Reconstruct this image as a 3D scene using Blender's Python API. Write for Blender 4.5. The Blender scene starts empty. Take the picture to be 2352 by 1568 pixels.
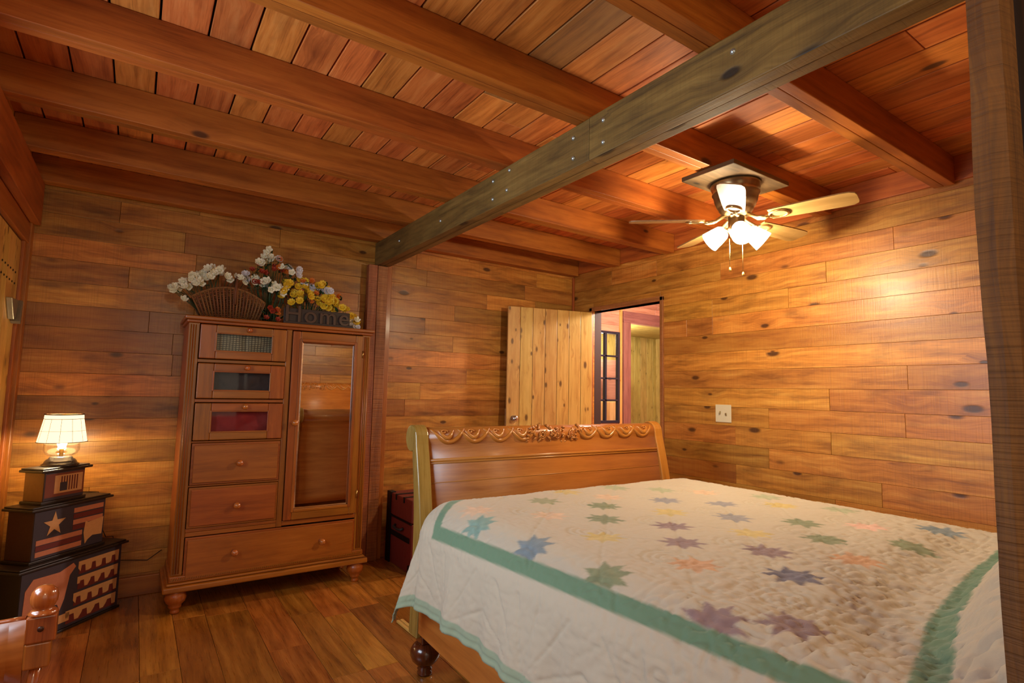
import bpy, bmesh, math, random
import numpy as np
from mathutils import Vector, Matrix
random.seed(7)
sc = bpy.context.scene
COL = sc.collection
PI = math.pi

# ------------------------------------------------------------------ camera
YAW, PITCH, ROLL = math.radians(34.2776), math.radians(5.286), math.radians(1.1787)
fw = Vector((math.sin(YAW)*math.cos(PITCH), math.cos(YAW)*math.cos(PITCH), math.sin(PITCH)))
rt = Vector((math.cos(YAW), -math.sin(YAW), 0)); up = rt.cross(fw)
r2 = rt*math.cos(ROLL)+up*math.sin(ROLL); u2 = up*math.cos(ROLL)-rt*math.sin(ROLL)
cam = bpy.data.cameras.new('camera'); co = bpy.data.objects.new('camera', cam); COL.objects.link(co)
M = Matrix((r2, u2, -fw)).transposed().to_4x4(); M.translation = Vector((0, 0, 1.24)); co.matrix_world = M
cam.sensor_width = 36; cam.lens = 1260.3/2352*36; cam.clip_start = 0.05
sc.camera = co
# ------------------------------------------------------------------ world, light, exposure
w = bpy.data.worlds.new('world'); sc.world = w; w.use_nodes = True
bg = w.node_tree.nodes['Background']; bg.inputs[0].default_value = (1.0, 0.86, 0.68, 1); bg.inputs[1].default_value = 0.27
sc.view_settings.view_transform = 'Standard'; sc.view_settings.look = 'None'
sc.view_settings.exposure = 0.12; sc.view_settings.gamma = 1.0; sc.view_settings.use_curve_mapping = False
def light(name, kind, loc, energy, color, size=0.05, rot=None, sy=None):
    l = bpy.data.lights.new(name, kind); l.energy = energy; l.color = color
    if kind == 'AREA':
        l.size = size
        if sy: l.shape = 'RECTANGLE'; l.size_y = sy
    else: l.shadow_soft_size = size
    o = bpy.data.objects.new(name, l); COL.objects.link(o); o.location = loc
    if rot: o.rotation_euler = rot
    return o
WARM = (1.0, 0.82, 0.52)
# daylight entering by the window of the left wall
light('window_daylight', 'AREA', (-0.80, 1.75, 1.55), 46, (0.66, 0.84, 1.0), 1.0, (0, -PI/2, 0), 1.0)
light('rear_fill', 'AREA', (0.1, -1.98, 1.6), 11, (1.0, 0.84, 0.58), 2.6, (PI/2, 0, 0), 1.6)  # added warm fill behind the camera, toward the wardrobe front; no window there
light('rear_ceiling_bulb', 'POINT', (0.15, -0.55, 2.08), 24, (1.0, 0.80, 0.50), 0.06)
light('fan_bulbs', 'POINT', (2.49, 1.63, 2.02), 66, WARM, 0.045)
light('hallway_bulb', 'POINT', (4.3, 3.3, 2.2), 170, (1.0, 0.84, 0.74), 0.08)
light('next_room_bulb', 'POINT', (5.0, 5.3, 1.95), 95, (1.0, 0.92, 0.70), 0.08)

# ------------------------------------------------------------------ materials
MATS = {}
def nt_new(name):
    m = bpy.data.materials.new(name); m.use_nodes = True
    return m, m.node_tree.nodes, m.node_tree.links, m.node_tree.nodes['Principled BSDF']
def plain(name, col, rough=0.5, metal=0.0, bump=0.0, bscale=60, emit=None, estr=0, trans=0, spec=0.5, var=0.12):
    if name in MATS: return MATS[name]
    m, N, L, P = nt_new(name)
    P.inputs['Roughness'].default_value = rough; P.inputs['Metallic'].default_value = metal
    P.inputs['Specular IOR Level'].default_value = spec
    tc = N.new('ShaderNodeTexCoord'); no = N.new('ShaderNodeTexNoise'); no.inputs['Scale'].default_value = bscale
    L.new(tc.outputs['Object'], no.inputs['Vector'])
    mx = N.new('ShaderNodeMixRGB'); mx.inputs[1].default_value = (*[c*(1-var) for c in col], 1); mx.inputs[2].default_value = (*[min(1, c*(1+var)) for c in col], 1)
    L.new(no.outputs[0], mx.inputs[0]); L.new(mx.outputs[0], P.inputs['Base Color'])
    if bump:
        b = N.new('ShaderNodeBump'); b.inputs['Strength'].default_value = bump; b.inputs['Distance'].default_value = 0.004
        L.new(no.outputs[0], b.inputs['Height']); L.new(b.outputs[0], P.inputs['Normal'])
    if emit: P.inputs['Emission Color'].default_value = (*emit, 1); P.inputs['Emission Strength'].default_value = estr
    if trans: P.inputs['Transmission Weight'].default_value = trans
    MATS[name] = m
    return m
def glass(name, tint=(1, 1, 1), refl=0.08):
    if name in MATS: return MATS[name]
    m, N, L, P = nt_new(name); N.remove(P)
    tr = N.new('ShaderNodeBsdfTransparent'); tr.inputs[0].default_value = (*tint, 1); gl = N.new('ShaderNodeBsdfGlossy'); gl.inputs['Roughness'].default_value = 0.03
    mx = N.new('ShaderNodeMixShader'); lw = N.new('ShaderNodeLayerWeight'); lw.inputs['Blend'].default_value = 0.12
    mp = N.new('ShaderNodeMath'); mp.operation = 'MULTIPLY_ADD'; mp.inputs[1].default_value = 0.25; mp.inputs[2].default_value = refl*0.5
    L.new(lw.outputs['Fresnel'], mp.inputs[0]); L.new(mp.outputs[0], mx.inputs[0]); L.new(tr.outputs[0], mx.inputs[1]); L.new(gl.outputs[0], mx.inputs[2])
    L.new(mx.outputs[0], N['Material Output'].inputs['Surface']); MATS[name] = m; return m
def srgb(r, g, b):
    f = lambda c: (c/255/12.92) if c <= 10 else ((c/255+0.055)/1.055)**2.4
    return (f(r), f(g), f(b))
def wood(name, dark, mid, light_, rough=0.38, grain=1.0, knots=0.5, tint=0.35, saw=0.0, bump=0.25, coat=0.0, ks=1.0, streak=0.35, alt=None, kr=1.0, crough=0.16):
    """dark/mid/light_: srgb 0..255 of the timber; uv in metres, u along the grain; 'rnd' per board"""
    if name in MATS: return MATS[name]
    m, N, L, P = nt_new(name)
    def node(t, **k):
        n = N.new(t)
        for a, b in k.items():
            if a in ('operation', 'blend_type', 'feature', 'noise_dimensions', 'data_type'): setattr(n, a, b)
        return n
    def math_(op, a, b=None, c=None, clamp=False):
        n = N.new('ShaderNodeMath'); n.operation = op; n.use_clamp = clamp
        for i, v in enumerate((a, b, c)):
            if v is None: continue
            if isinstance(v, (int, float)): n.inputs[i].default_value = v
            else: L.new(v, n.inputs[i])
        return n.outputs[0]
    def comb(x, y, z=0.0):
        n = N.new('ShaderNodeCombineXYZ')
        for i, v in enumerate((x, y, z)):
            if isinstance(v, (int, float)): n.inputs[i].default_value = v
            else: L.new(v, n.inputs[i])
        return n.outputs[0]
    def noise(vec, scale=1.0, detail=3, rough_=0.55):
        n = N.new('ShaderNodeTexNoise'); n.inputs['Scale'].default_value = scale; n.inputs['Detail'].default_value = detail; n.inputs['Roughness'].default_value = rough_
        L.new(vec, n.inputs['Vector']); return n.outputs[0]
    def mixc(f, a, b, bt='MIX'):
        n = N.new('ShaderNodeMixRGB'); n.blend_type = bt
        for i, v in enumerate((f, a, b)):
            if isinstance(v, (int, float)): n.inputs[i].default_value = v
            elif isinstance(v, tuple): n.inputs[i].default_value = (*v, 1)
            else: L.new(v, n.inputs[i])
        return n.outputs[0]
    uv = N.new('ShaderNodeUVMap'); uv.uv_map = 'UVMap'
    at = N.new('ShaderNodeAttribute'); at.attribute_name = 'rnd'
    rnd = at.outputs['Fac']
    sp = N.new('ShaderNodeSeparateXYZ'); L.new(uv.outputs[0], sp.inputs[0])
    u, v = sp.outputs[0], sp.outputs[1]
    ru = math_('ADD', u, math_('MULTIPLY', rnd, 53.0)); rv = math_('ADD', v, math_('MULTIPLY', rnd, 17.0))
    # knots
    vo = N.new('ShaderNodeTexVoronoi'); vo.inputs['Scale'].default_value = 1.0
    L.new(comb(math_('MULTIPLY', ru, 3.4*ks), math_('MULTIPLY', rv, 7.5*ks)), vo.inputs['Vector'])
    vs = N.new('ShaderNodeSeparateXYZ'); L.new(vo.outputs['Color'], vs.inputs[0])
    pick = math_('GREATER_THAN', vs.outputs[0], 1.0-knots)
    kn = math_('MULTIPLY', math_('SUBTRACT', 1.0, math_('DIVIDE', vo.outputs['Distance'], math_('ADD', 0.09*kr, math_('MULTIPLY', vs.outputs[1], 0.12*kr))), clamp=True), pick)
    halo = math_('MULTIPLY', math_('SUBTRACT', 1.0, math_('MULTIPLY', vo.outputs['Distance'], 1.9), clamp=True), pick)
    low = noise(comb(math_('MULTIPLY', ru, 1.6), math_('MULTIPLY', rv, 7.0)), 1.0, 2)
    vw = math_('ADD', rv, math_('ADD', math_('MULTIPLY', low, 0.06*grain), math_('MULTIPLY', halo, 0.035)))
    cath = math_('ADD', math_('MULTIPLY', math_('SINE', math_('MULTIPLY', vw, 170.0)), 0.5), 0.5)
    fine = noise(comb(math_('MULTIPLY', ru, 6.0), math_('MULTIPLY', vw, 190.0)), 1.0, 4, 0.65)
    med = noise(comb(math_('MULTIPLY', ru, 2.2), math_('MULTIPLY', vw, 20.0)), 1.0, 4, 0.6)
    g = math_('ADD', math_('MULTIPLY', fine, 0.34), math_('ADD', math_('MULTIPLY', med, 0.62), math_('MULTIPLY', cath, 0.04)))
    rp = N.new('ShaderNodeValToRGB'); e = rp.color_ramp.elements
    e[0].position = 0.30; e[0].color = (*srgb(*dark), 1); e[1].position = 0.71; e[1].color = (*srgb(*light_), 1)
    em = e.new(0.50); em.color = (*srgb(*mid), 1)
    L.new(g, rp.inputs[0])
    c = rp.outputs[0]
    # broad mottling along the board
    mot = noise(comb(math_('MULTIPLY', ru, 3.0), math_('MULTIPLY', rv, 9.0)), 1.0, 4, 0.6)
    mr = N.new('ShaderNodeMapRange'); mr.inputs[1].default_value = 0.52; mr.inputs[2].default_value = 0.75; mr.inputs[3].default_value = 0.0; mr.inputs[4].default_value = streak
    L.new(mot, mr.inputs[0]); c = mixc(mr.outputs[0], c, tuple(x*0.55 for x in srgb(*dark)))
    # per board tint
    h2 = math_('FRACT', math_('MULTIPLY', rnd, 7.31))
    tv = math_('ADD', 1.0-tint*0.65, math_('MULTIPLY', rnd, tint))
    hs = N.new('ShaderNodeHueSaturation'); L.new(c, hs.inputs['Color']); L.new(tv, hs.inputs['Value'])
    L.new(math_('ADD', 0.492, math_('MULTIPLY', h2, 0.018)), hs.inputs['Hue'])
    c = hs.outputs[0]
    if alt:
        pk = math_('GREATER_THAN', h2, alt[1]); c = mixc(math_('MULTIPLY', pk, alt[2]), c, srgb(*alt[0]))
    kc = tuple(x*0.30 for x in srgb(*dark))
    km = N.new('ShaderNodeMapRange'); km.interpolation_type = 'SMOOTHSTEP'; km.inputs[1].default_value = 0.05; km.inputs[2].default_value = 0.55; km.inputs[4].default_value = 0.92
    L.new(kn, km.inputs[0])
    c = mixc(math_('MULTIPLY', halo, 0.35), c, srgb(*dark)); c = mixc(km.outputs[0], c, kc)
    if saw:
        sw = noise(comb(math_('MULTIPLY', ru, 150.0), math_('MULTIPLY', rv, 3.0)), 1.0, 2)
        sm = N.new('ShaderNodeMapRange'); sm.inputs[1].default_value = 0.45; sm.inputs[2].default_value = 0.75; sm.inputs[4].default_value = saw
        L.new(sw, sm.inputs[0]); c = mixc(sm.outputs[0], c, srgb(*dark))
    L.new(c, P.inputs['Base Color'])
    rr = math_('ADD', rough, math_('MULTIPLY', math_('SUBTRACT', fine, 0.5), 0.25)); L.new(rr, P.inputs['Roughness'])
    P.inputs['Coat Weight'].default_value = coat; P.inputs['Coat Roughness'].default_value = crough
    bm_ = N.new('ShaderNodeBump'); bm_.inputs['Strength'].default_value = bump; bm_.inputs['Distance'].default_value = 0.003
    hh = math_('SUBTRACT', math_('ADD', g, math_('MULTIPLY', mot, 0.8)), km.outputs[0])
    if saw: hh = math_('SUBTRACT', hh, math_('MULTIPLY', sm.outputs[0], 1.0))
    L.new(hh, bm_.inputs['Height']); L.new(bm_.outputs[0], P.inputs['Normal'])
    MATS[name] = m
    return m
W_WALL = lambda: wood('wall_boards', (120, 66, 16), (190, 122, 44), (220, 162, 74), rough=0.42, coat=0.16, knots=0.62, tint=0.55, saw=0.26, ks=1.15, kr=1.2, crough=0.27, bump=0.4, streak=0.7, alt=((136, 64, 24), 0.88, 0.5))
W_WALLR = W_WALL
W_CEIL = lambda: wood('ceiling_boards', (130, 60, 18), (204, 116, 48), (228, 150, 76), rough=0.55, knots=0.2, tint=0.3, streak=0.5, alt=((92, 74, 48), 0.93, 0.5))
W_JOIST = lambda: wood('joist_timber', (122, 58, 12), (170, 92, 28), (194, 114, 40), rough=0.5, knots=0.14, tint=0.14, grain=0.5, streak=0.3)
W_GIRD = lambda: wood('weathered_girder', (66, 46, 18), (122, 92, 40), (152, 120, 60), rough=0.62, knots=0.45, kr=1.5, tint=0.1, grain=0.8, bump=0.5, streak=0.5, saw=0.15)
W_POST = lambda: wood('rough_post', (60, 34, 10), (108, 68, 26), (136, 92, 40), rough=0.75, knots=0.25, tint=0.1, grain=1.2, bump=0.8, saw=0.5, streak=0.6)
W_FLOOR = lambda: wood('floor_boards', (104, 54, 14), (164, 98, 32), (200, 132, 52), rough=0.30, coat=0.3, knots=0.28, tint=0.45, ks=0.8, streak=0.5)
W_CAB = lambda: wood('cabinet_wood', (122, 60, 12), (154, 82, 20), (176, 100, 30), rough=0.36, coat=0.15, knots=0.08, tint=0.12, grain=0.7, bump=0.08, streak=0.35)
W_BED = lambda: wood('bed_wood', (146, 80, 26), (176, 106, 42), (194, 124, 54), rough=0.34, coat=0.25, knots=0.0, tint=0.1, grain=0.7, bump=0.05, streak=0.2)
W_PINE = lambda: wood('knotty_pine', (178, 120, 50), (214, 166, 84), (228, 188, 108), kr=1.7, rough=0.45, knots=0.72, tint=0.14, grain=0.4, bump=0.1, ks=2.3, streak=0.15)
W_BLADE = lambda: wood('blade_oak', (132, 94, 52), (164, 124, 76), (184, 144, 94), rough=0.4, knots=0.0, tint=0.05, bump=0.08, streak=0.2)
W_TRIM = lambda: wood('red_trim', (124, 56, 14), (164, 84, 26), (186, 106, 40), rough=0.42, coat=0.1, knots=0.12, tint=0.1, grain=0.5, streak=0.3)
W_DARK = lambda: wood('dark_turned', (46, 16, 6), (84, 34, 14), (104, 46, 20), rough=0.22, coat=0.6, knots=0.0, tint=0.05, bump=0.03)

# ------------------------------------------------------------------ mesh builder
class MB:
    def __init__(s): s.v = []; s.f = []; s.uv = []; s.r = []; s.sm = []
    def quadbox(s, lo, hi, rnd=None, M=None, ax=None, smooth=False):
        rnd = random.random() if rnd is None else rnd
        d = [hi[i]-lo[i] for i in range(3)]
        if ax is None: ax = max(range(3), key=lambda i: d[i])
        b = len(s.v)
        P = [Vector((x, y, z)) for x in (lo[0], hi[0]) for y in (lo[1], hi[1]) for z in (lo[2], hi[2])]
        for p in P: s.v.append(tuple(M @ p) if M else tuple(p))
        F = [((0, 1, 3, 2), 0), ((4, 6, 7, 5), 0), ((0, 4, 5, 1), 1), ((2, 3, 7, 6), 1), ((0, 2, 6, 4), 2), ((1, 5, 7, 3), 2)]
        for f, n in F:
            s.f.append(tuple(b+i for i in f)); s.r.append(rnd); s.sm.append(smooth)
            o = [a for a in range(3) if a != n]
            if n == ax: ua, va = o; k = 0.08
            else: ua = ax; va = [a for a in o if a != ax][0]; k = 1.0
            s.uv.append([((P[i][ua]-lo[ua])*k+0.31*n, P[i][va]-lo[va]+0.2*n) for i in f])
    box = quadbox
    def lathe(s, prof, M=None, seg=24, rnd=None, smooth=True, cap=True):
        """prof: list of (radius, z)"""
        rnd = random.random() if rnd is None else rnd
        b = len(s.v); n = len(prof)
        for r, z in prof:
            for k in range(seg):
                a = 2*PI*k/seg; p = Vector((r*math.cos(a), r*math.sin(a), z)); s.v.append(tuple(M @ p) if M else tuple(p))
        rm = max(p[0] for p in prof)
        for i in range(n-1):
            for k in range(seg):
                k2 = (k+1) % seg
                s.f.append((b+i*seg+k, b+i*seg+k2, b+(i+1)*seg+k2, b+(i+1)*seg+k)); s.r.append(rnd); s.sm.append(smooth)
                u0, u1 = k/seg*2*PI*rm, (k+1)/seg*2*PI*rm
                s.uv.append([(prof[i][1], u0), (prof[i][1], u1), (prof[i+1][1], u1), (prof[i+1][1], u0)])
        if cap:
            for i, rev in ((0, True), (n-1, False)):
                if prof[i][0] < 1e-5: continue
                f = [b+i*seg+k for k in range(seg)]
                if rev: f.reverse()
                s.f.append(tuple(f)); s.r.append(rnd); s.sm.append(False); s.uv.append([(0.1*math.cos(2*PI*k/seg), 0.1*math.sin(2*PI*k/seg)) for k in range(seg)])
    def tube(s, pts, rad, seg=8, rnd=None, M=None, closed=False):
        rnd = random.random() if rnd is None else rnd
        pts = [Vector(p) for p in pts]; n = len(pts)
        rads = rad if isinstance(rad, (list, tuple)) else [rad]*n
        b = len(s.v); prev = None; L_ = 0; Ls = []
        for i, p in enumerate(pts):
            if i: L_ += (p-pts[i-1]).length
            Ls.append(L_)
            if closed: t = pts[(i+1) % n]-pts[i-1]
            else: t = pts[min(i+1, n-1)]-pts[max(i-1, 0)]
            t.normalize()
            if prev is None:
                a = Vector((0, 0, 1)) if abs(t.z) < 0.9 else Vector((1, 0, 0)); x = t.cross(a).normalized()
            else: x = (prev-t*prev.dot(t)).normalized()
            prev = x; y = t.cross(x)
            for k in range(seg):
                q = p+(x*math.cos(2*PI*k/seg)+y*math.sin(2*PI*k/seg))*rads[i]; s.v.append(tuple(M @ q) if M else tuple(q))
        for i in range(n if closed else n-1):
            j = (i+1) % n
            for k in range(seg):
                k2 = (k+1) % seg
                s.f.append((b+i*seg+k, b+i*seg+k2, b+j*seg+k2, b+j*seg+k)); s.r.append(rnd); s.sm.append(True)
                s.uv.append([(Ls[i], k*.01), (Ls[i], (k+1)*.01), (Ls[j], (k+1)*.01), (Ls[j], k*.01)])
        if not closed:
            for i, rev in ((0, True), (n-1, False)):
                f = [b+i*seg+k for k in range(seg)]
                if rev: f.reverse()
                s.f.append(tuple(f)); s.r.append(rnd); s.sm.append(False); s.uv.append([(0, 0)]*seg)
    def prism(s, poly, a0, a1, axis='x', rnd=None, M=None, smooth=False, grain='long'):
        """poly: ccw list of 2-D points; extruded along axis from a0 to a1"""
        rnd = random.random() if rnd is None else rnd
        def P(p, a):
            q = Vector({'x': (a, p[0], p[1]), 'y': (p[0], a, p[1]), 'z': (p[0], p[1], a)}[axis]); return tuple(M @ q) if M else tuple(q)
        b = len(s.v); n = len(poly)
        for p in poly: s.v.append(P(p, a0))
        for p in poly: s.v.append(P(p, a1))
        acc = 0
        for i in range(n):
            j = (i+1) % n; d = math.dist(poly[i], poly[j])
            s.f.append((b+i, b+j, b+n+j, b+n+i)); s.r.append(rnd); s.sm.append(smooth)
            if grain == 'long': s.uv.append([(a0, acc), (a0, acc+d), (a1, acc+d), (a1, acc)])
            else: s.uv.append([(acc, a0), (acc+d, a0), (acc+d, a1), (acc, a1)])
            acc += d
        s.f.append(tuple(b+i for i in reversed(range(n)))); s.r.append(rnd); s.sm.append(False); s.uv.append([(p[1], p[0]) for p in reversed(poly)])
        s.f.append(tuple(b+n+i for i in range(n))); s.r.append(rnd); s.sm.append(False); s.uv.append([(p[1], p[0]) for p in poly])
    def build(s, name, mat, parent=None, bevel=0, seg=2, loc=None, rotz=None, fix=True):
        me = bpy.data.meshes.new(name); me.from_pydata(s.v, [], s.f); me.update()
        uvl = me.uv_layers.new(name='UVMap'); k = 0; flat = []
        for f, uv in zip(s.f, s.uv):
            for q in uv: flat += [q[0], q[1]]
        uvl.data.foreach_set('uv', flat)
        at = me.attributes.new('rnd', 'FLOAT', 'FACE'); at.data.foreach_set('value', s.r)
        me.polygons.foreach_set('use_smooth', s.sm)
        if fix:
            bm = bmesh.new(); bm.from_mesh(me); bmesh.ops.recalc_face_normals(bm, faces=bm.faces); bm.to_mesh(me); bm.free()
        me.materials.append(mat)
        o = bpy.data.objects.new(name, me); COL.objects.link(o)
        if parent: o.parent = parent
        if loc is not None: o.location = loc
        if rotz is not None: o.rotation_euler = (0, 0, rotz)
        if bevel:
            b = o.modifiers.new('bevel', 'BEVEL'); b.width = bevel; b.segments = seg; b.limit_method = 'ANGLE'; b.angle_limit = 0.7
        return o
def thing(name, label, cat, loc=(0, 0, 0), rotz=0, group=None):
    o = bpy.data.objects.new(name, None); COL.objects.link(o); o.location = loc; o.rotation_euler = (0, 0, rotz)
    o.empty_display_size = 0.1
    o['label'] = label; o['category'] = cat
    if group: o['group'] = group
    return o
def tag(o, label, cat, group=None):
    o['label'] = label; o['category'] = cat
    if group: o['group'] = group
    return o
def struct(o): o['kind'] = 'structure'; return o
def T(x, y, z): return Matrix.Translation((x, y, z))
def RZ(a): return Matrix.Rotation(a, 4, 'Z')
def RX(a): return Matrix.Rotation(a, 4, 'X')
def RY(a): return Matrix.Rotation(a, 4, 'Y')

# ------------------------------------------------------------------ room constants
D, XR, XL = 4.03, 3.46, -0.56
ZJ, ZC, ZG = 2.36, 2.51, 2.18
TH_ = 0.018
def rows(): # board seam heights shared by both walls
    z = 0.385-0.1305*3; out = [0.0]
    k = 1
    while True:
        zz = z+0.1305*k
        if zz > ZC: break
        if zz > 0.02: out.append(zz)
        k += 1
    out.append(ZC); return out
def wall_planks(mb, axis, a0, a1, plane, side, holes=(), fixed=None, rng=None, mean=1.3):
    """axis 'x' or 'y': run direction; plane: room-side face coordinate; side: direction of thickness; holes: (a0,a1,z0,z1)"""
    rs = rows()
    for i in range(len(rs)-1):
        z0, z1 = rs[i]+0.0006, rs[i+1]-0.0006
        if fixed and i in fixed: brk = fixed[i]
        else:
            brk = []; a = a0+rng.uniform(0.2, mean)
            while a < a1-0.15:
                brk.append((a, None)); a += rng.uniform(0.45, mean*1.5)
            brk = [(None, None)]+brk
        segs = []
        for k, (s_, t_) in enumerate(brk):
            s0 = a0 if k == 0 else s_; s1 = a1 if k == len(brk)-1 else brk[k+1][0]
            segs.append((s0, s1, rng.random() if t_ is None else t_))
        for s0, s1, t_ in segs:
            pieces = [(s0, s1, z0, z1)]
            for h in holes:
                np_ = []
                for (p0, p1, q0, q1) in pieces:
                    if p1 <= h[0] or p0 >= h[1] or q1 <= h[2] or q0 >= h[3]: np_.append((p0, p1, q0, q1)); continue
                    if p0 < h[0]: np_.append((p0, h[0], q0, q1))
                    if p1 > h[1]: np_.append((h[1], p1, q0, q1))
                    if q1 > h[3]: np_.append((max(p0, h[0]), min(p1, h[1]), h[3], q1))
                    if q0 < h[2]: np_.append((max(p0, h[0]), min(p1, h[1]), q0, h[2]))
                pieces = np_
            for (p0, p1, q0, q1) in pieces:
                j = rng.uniform(0, 0.0012)
                lo, hi = sorted((plane+side*(-j), plane+side*TH_))
                if axis == 'x': mb.box((p0+0.0008, lo, q0), (p1-0.0008, hi, q1), rnd=t_, ax=0)
                else: mb.box((lo, p0+0.0008, q0), (hi, p1-0.0008, q1), rnd=t_, ax=1)
MB_back = plain('wall_core', srgb(52, 28, 14), 0.8)

# ---- back wall
rg = random.Random(21)
mb = MB(); wall_planks(mb, 'x', XL, XR, D, 1, rng=rg, mean=1.1)
wb = struct(mb.build('wall_back', W_WALL(), bevel=0.0008, seg=1))
m2 = MB(); m2.box((XL-0.1, D+TH_, 0), (XR, D+0.10, ZC+0.05)); m2.build('wall_core', MB_back, wb)
# ---- right wall with the doorway; board ends as in the photograph
DY0, DY1, DZ = 2.955, 3.745, 2.00
rs = rows()
def row_at(z): return max(i for i in range(len(rs)-1) if rs[i] <= z)
fx = {}
def setrow(z, segs): fx[row_at(z)] = segs          # segs: (start y or None, tone 0..1)
setrow(2.15, [(None, .7), (1.29, .55), (2.4, .35)])
setrow(2.02, [(None, .8), (1.66, .62)])
setrow(1.90, [(None, .75), (1.9, .5), (2.471, .66)])
setrow(1.76, [(None, .84), (2.471, .28), (2.7, .55)])
setrow(1.63, [(None, .82)])
setrow(1.50, [(None, .88)])
setrow(1.36, [(None, .95), (1.252, .45)])
setrow(1.23, [(None, .42), (1.664, .78)])
setrow(1.10, [(None, .7), (1.273, .58), (2.053, .5)])
setrow(0.97, [(None, .66), (1.663, .62), (2.3, .56)])
setrow(0.84, [(None, .72), (2.058, .12)])
setrow(0.71, [(None, .7), (1.4, .5), (2.3, .4)])
setrow(0.58, [(None, .6), (1.65, .25)])
setrow(0.45, [(None, .5), (2.406, .3)])
mb = MB(); wall_planks(mb, 'y', -1.2, D, XR, 1, holes=[(DY0, DY1, 0, DZ)], fixed=fx, rng=random.Random(5), mean=1.2)
wr = struct(mb.build('wall_right', W_WALLR(), bevel=0.0008, seg=1))
m2 = MB(); m2.box((XR+TH_, -1.2, 0), (XR+0.10, DY0, ZC+0.05)); m2.box((XR+TH_, DY1, 0), (XR+0.10, D+0.1, ZC+0.05)); m2.box((XR+TH_, DY0, DZ), (XR+0.10, DY1, ZC+0.05))
m2.build('wall_core', MB_back, wr)
# ---- left wall: boards, a pine door near the corner, a window beside the camera
mb = MB(); WIN = (1.20, 2.30, 0.95, 2.0)
wall_planks(mb, 'y', -1.2, D, XL, -1, holes=[(3.0, 3.87, 0, 2.0), WIN], rng=random.Random(11), mean=1.2)
wl = struct(mb.build('wall_left', W_WALL(), bevel=0.0015, seg=1))
m2 = MB(); x0, x1 = XL-0.10, XL-TH_
m2.box((x0, -1.2, 0), (x1, WIN[0], ZC+0.05)); m2.box((x0, WIN[1], 0), (x1, 3.0, ZC+0.05)); m2.box((x0, WIN[0], 0), (x1, WIN[1], WIN[2])); m2.box((x0, WIN[0], WIN[3]), (x1, WIN[1], ZC+0.05))
m2.box((x0, 3.87, 0), (x1, D+0.1, ZC+0.05)); m2.box((x0, 3.0, 2.0), (x1, 3.87, ZC+0.05)); m2.build('wall_core', MB_back, wl)
# window frame of the left wall
mb = MB()
for lo, hi in (((1.15, 0.92), (1.22, 2.05)), ((2.28, 0.92), (2.35, 2.05)), ((1.22, 1.98), (2.28, 2.05)), ((1.22, 0.92), (2.28, 0.98)), ((1.73, 0.98), (1.77, 1.98)), ((1.22, 1.46), (2.28, 1.49))):
    mb.box((XL-0.06, lo[0], lo[1]), (XL+0.02, hi[0], hi[1]))
wn = struct(mb.build('window_1', W_TRIM(), bevel=0.003))
# left wall pine door
mb = MB(); y = 3.0
while y < 3.86:
    y2 = min(y+0.145, 3.868); mb.box((XL-0.03, y+0.001, 0.02), (XL+0.004, y2-0.001, 1.99)); y = y2
dl = struct(mb.build('door_2', W_PINE(), bevel=0.002, seg=1))
mb = MB()
for zz in (1.808, 1.750):
    for k in range(6): mb.lathe([(0.0, 0), (0.006, 0.0), (0.005, 0.003), (0, 0.004)], M=T(XL+0.004, 3.44+k*0.068, zz) @ RY(PI/2), seg=8)
mb.build('nail_heads', plain('black_iron', srgb(25, 18, 14), 0.5, 0.6), dl)
mb = MB(); mb.box((XL, 3.0, 2.0), (XL+0.022, 4.0, 2.11), ax=1); struct(mb.build('trim_1', W_TRIM(), bevel=0.004))
mb = MB(); mb.box((XL, 3.875, 0), (XL+0.018, 3.925, 2.0), ax=2); mb.box((XL, 3.955, 0.0), (XL+0.030, 4.028, 2.12), ax=2)
struct(mb.build('trim_2', W_TRIM(), bevel=0.004))
# corner beads
mb = MB(); mb.box((XR-0.022, D-0.022, 0), (XR-0.001, D-0.001, ZJ-0.001), ax=2); struct(mb.build('trim_3', W_TRIM(), bevel=0.004))
# metal triangle on the pine door
mb = MB(); mb.prism([(3.60, 1.655), (3.70, 1.555), (3.74, 1.57), (3.79, 1.665)], XL+0.005, XL+0.030, 'x'); mb.prism([(3.76, 1.55), (3.79, 1.54), (3.81, 1.66), (3.785, 1.665)], XL+0.006, XL+0.045, 'x')
tag(mb.build('wall_bracket', plain('pewter', srgb(150, 142, 128), 0.35, 0.7), bevel=0.003), 'small triangular pewter bracket fixed on the pine door at the left edge', 'bracket')

# ---- floor: boards run away from the camera
mb = MB(); rf = random.Random(3); x = XL-0.05
while x < XR+0.02:
    wd = rf.choice((0.15, 0.18, 0.205)); y = -2.0-rf.uniform(0, 1.0)
    while y < D:
        y2 = y+rf.uniform(0.5, 1.5)
        mb.box((x+0.0008, max(y, -2.0)+0.0008, -0.02), (min(x+wd, XR+0.1)-0.0008, min(y2, D+0.02)-0.0008, 0-rf.uniform(0, 0.0008)), ax=1); y = y2
    x += wd
fl = struct(mb.build('floor', W_FLOOR(), bevel=0.0015, seg=1))
m2 = MB(); m2.box((XL-0.1, -2.0, -0.08), (XR+0.1, D+0.1, -0.02)); m2.build('floor_core', MB_back, fl)
mb = MB(); mb.box((XL+0.031, D-0.02, 0), (XR-0.03, D-0.001, 0.11), ax=0); struct(mb.build('baseboard_back', W_TRIM(), bevel=0.004))
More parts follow.
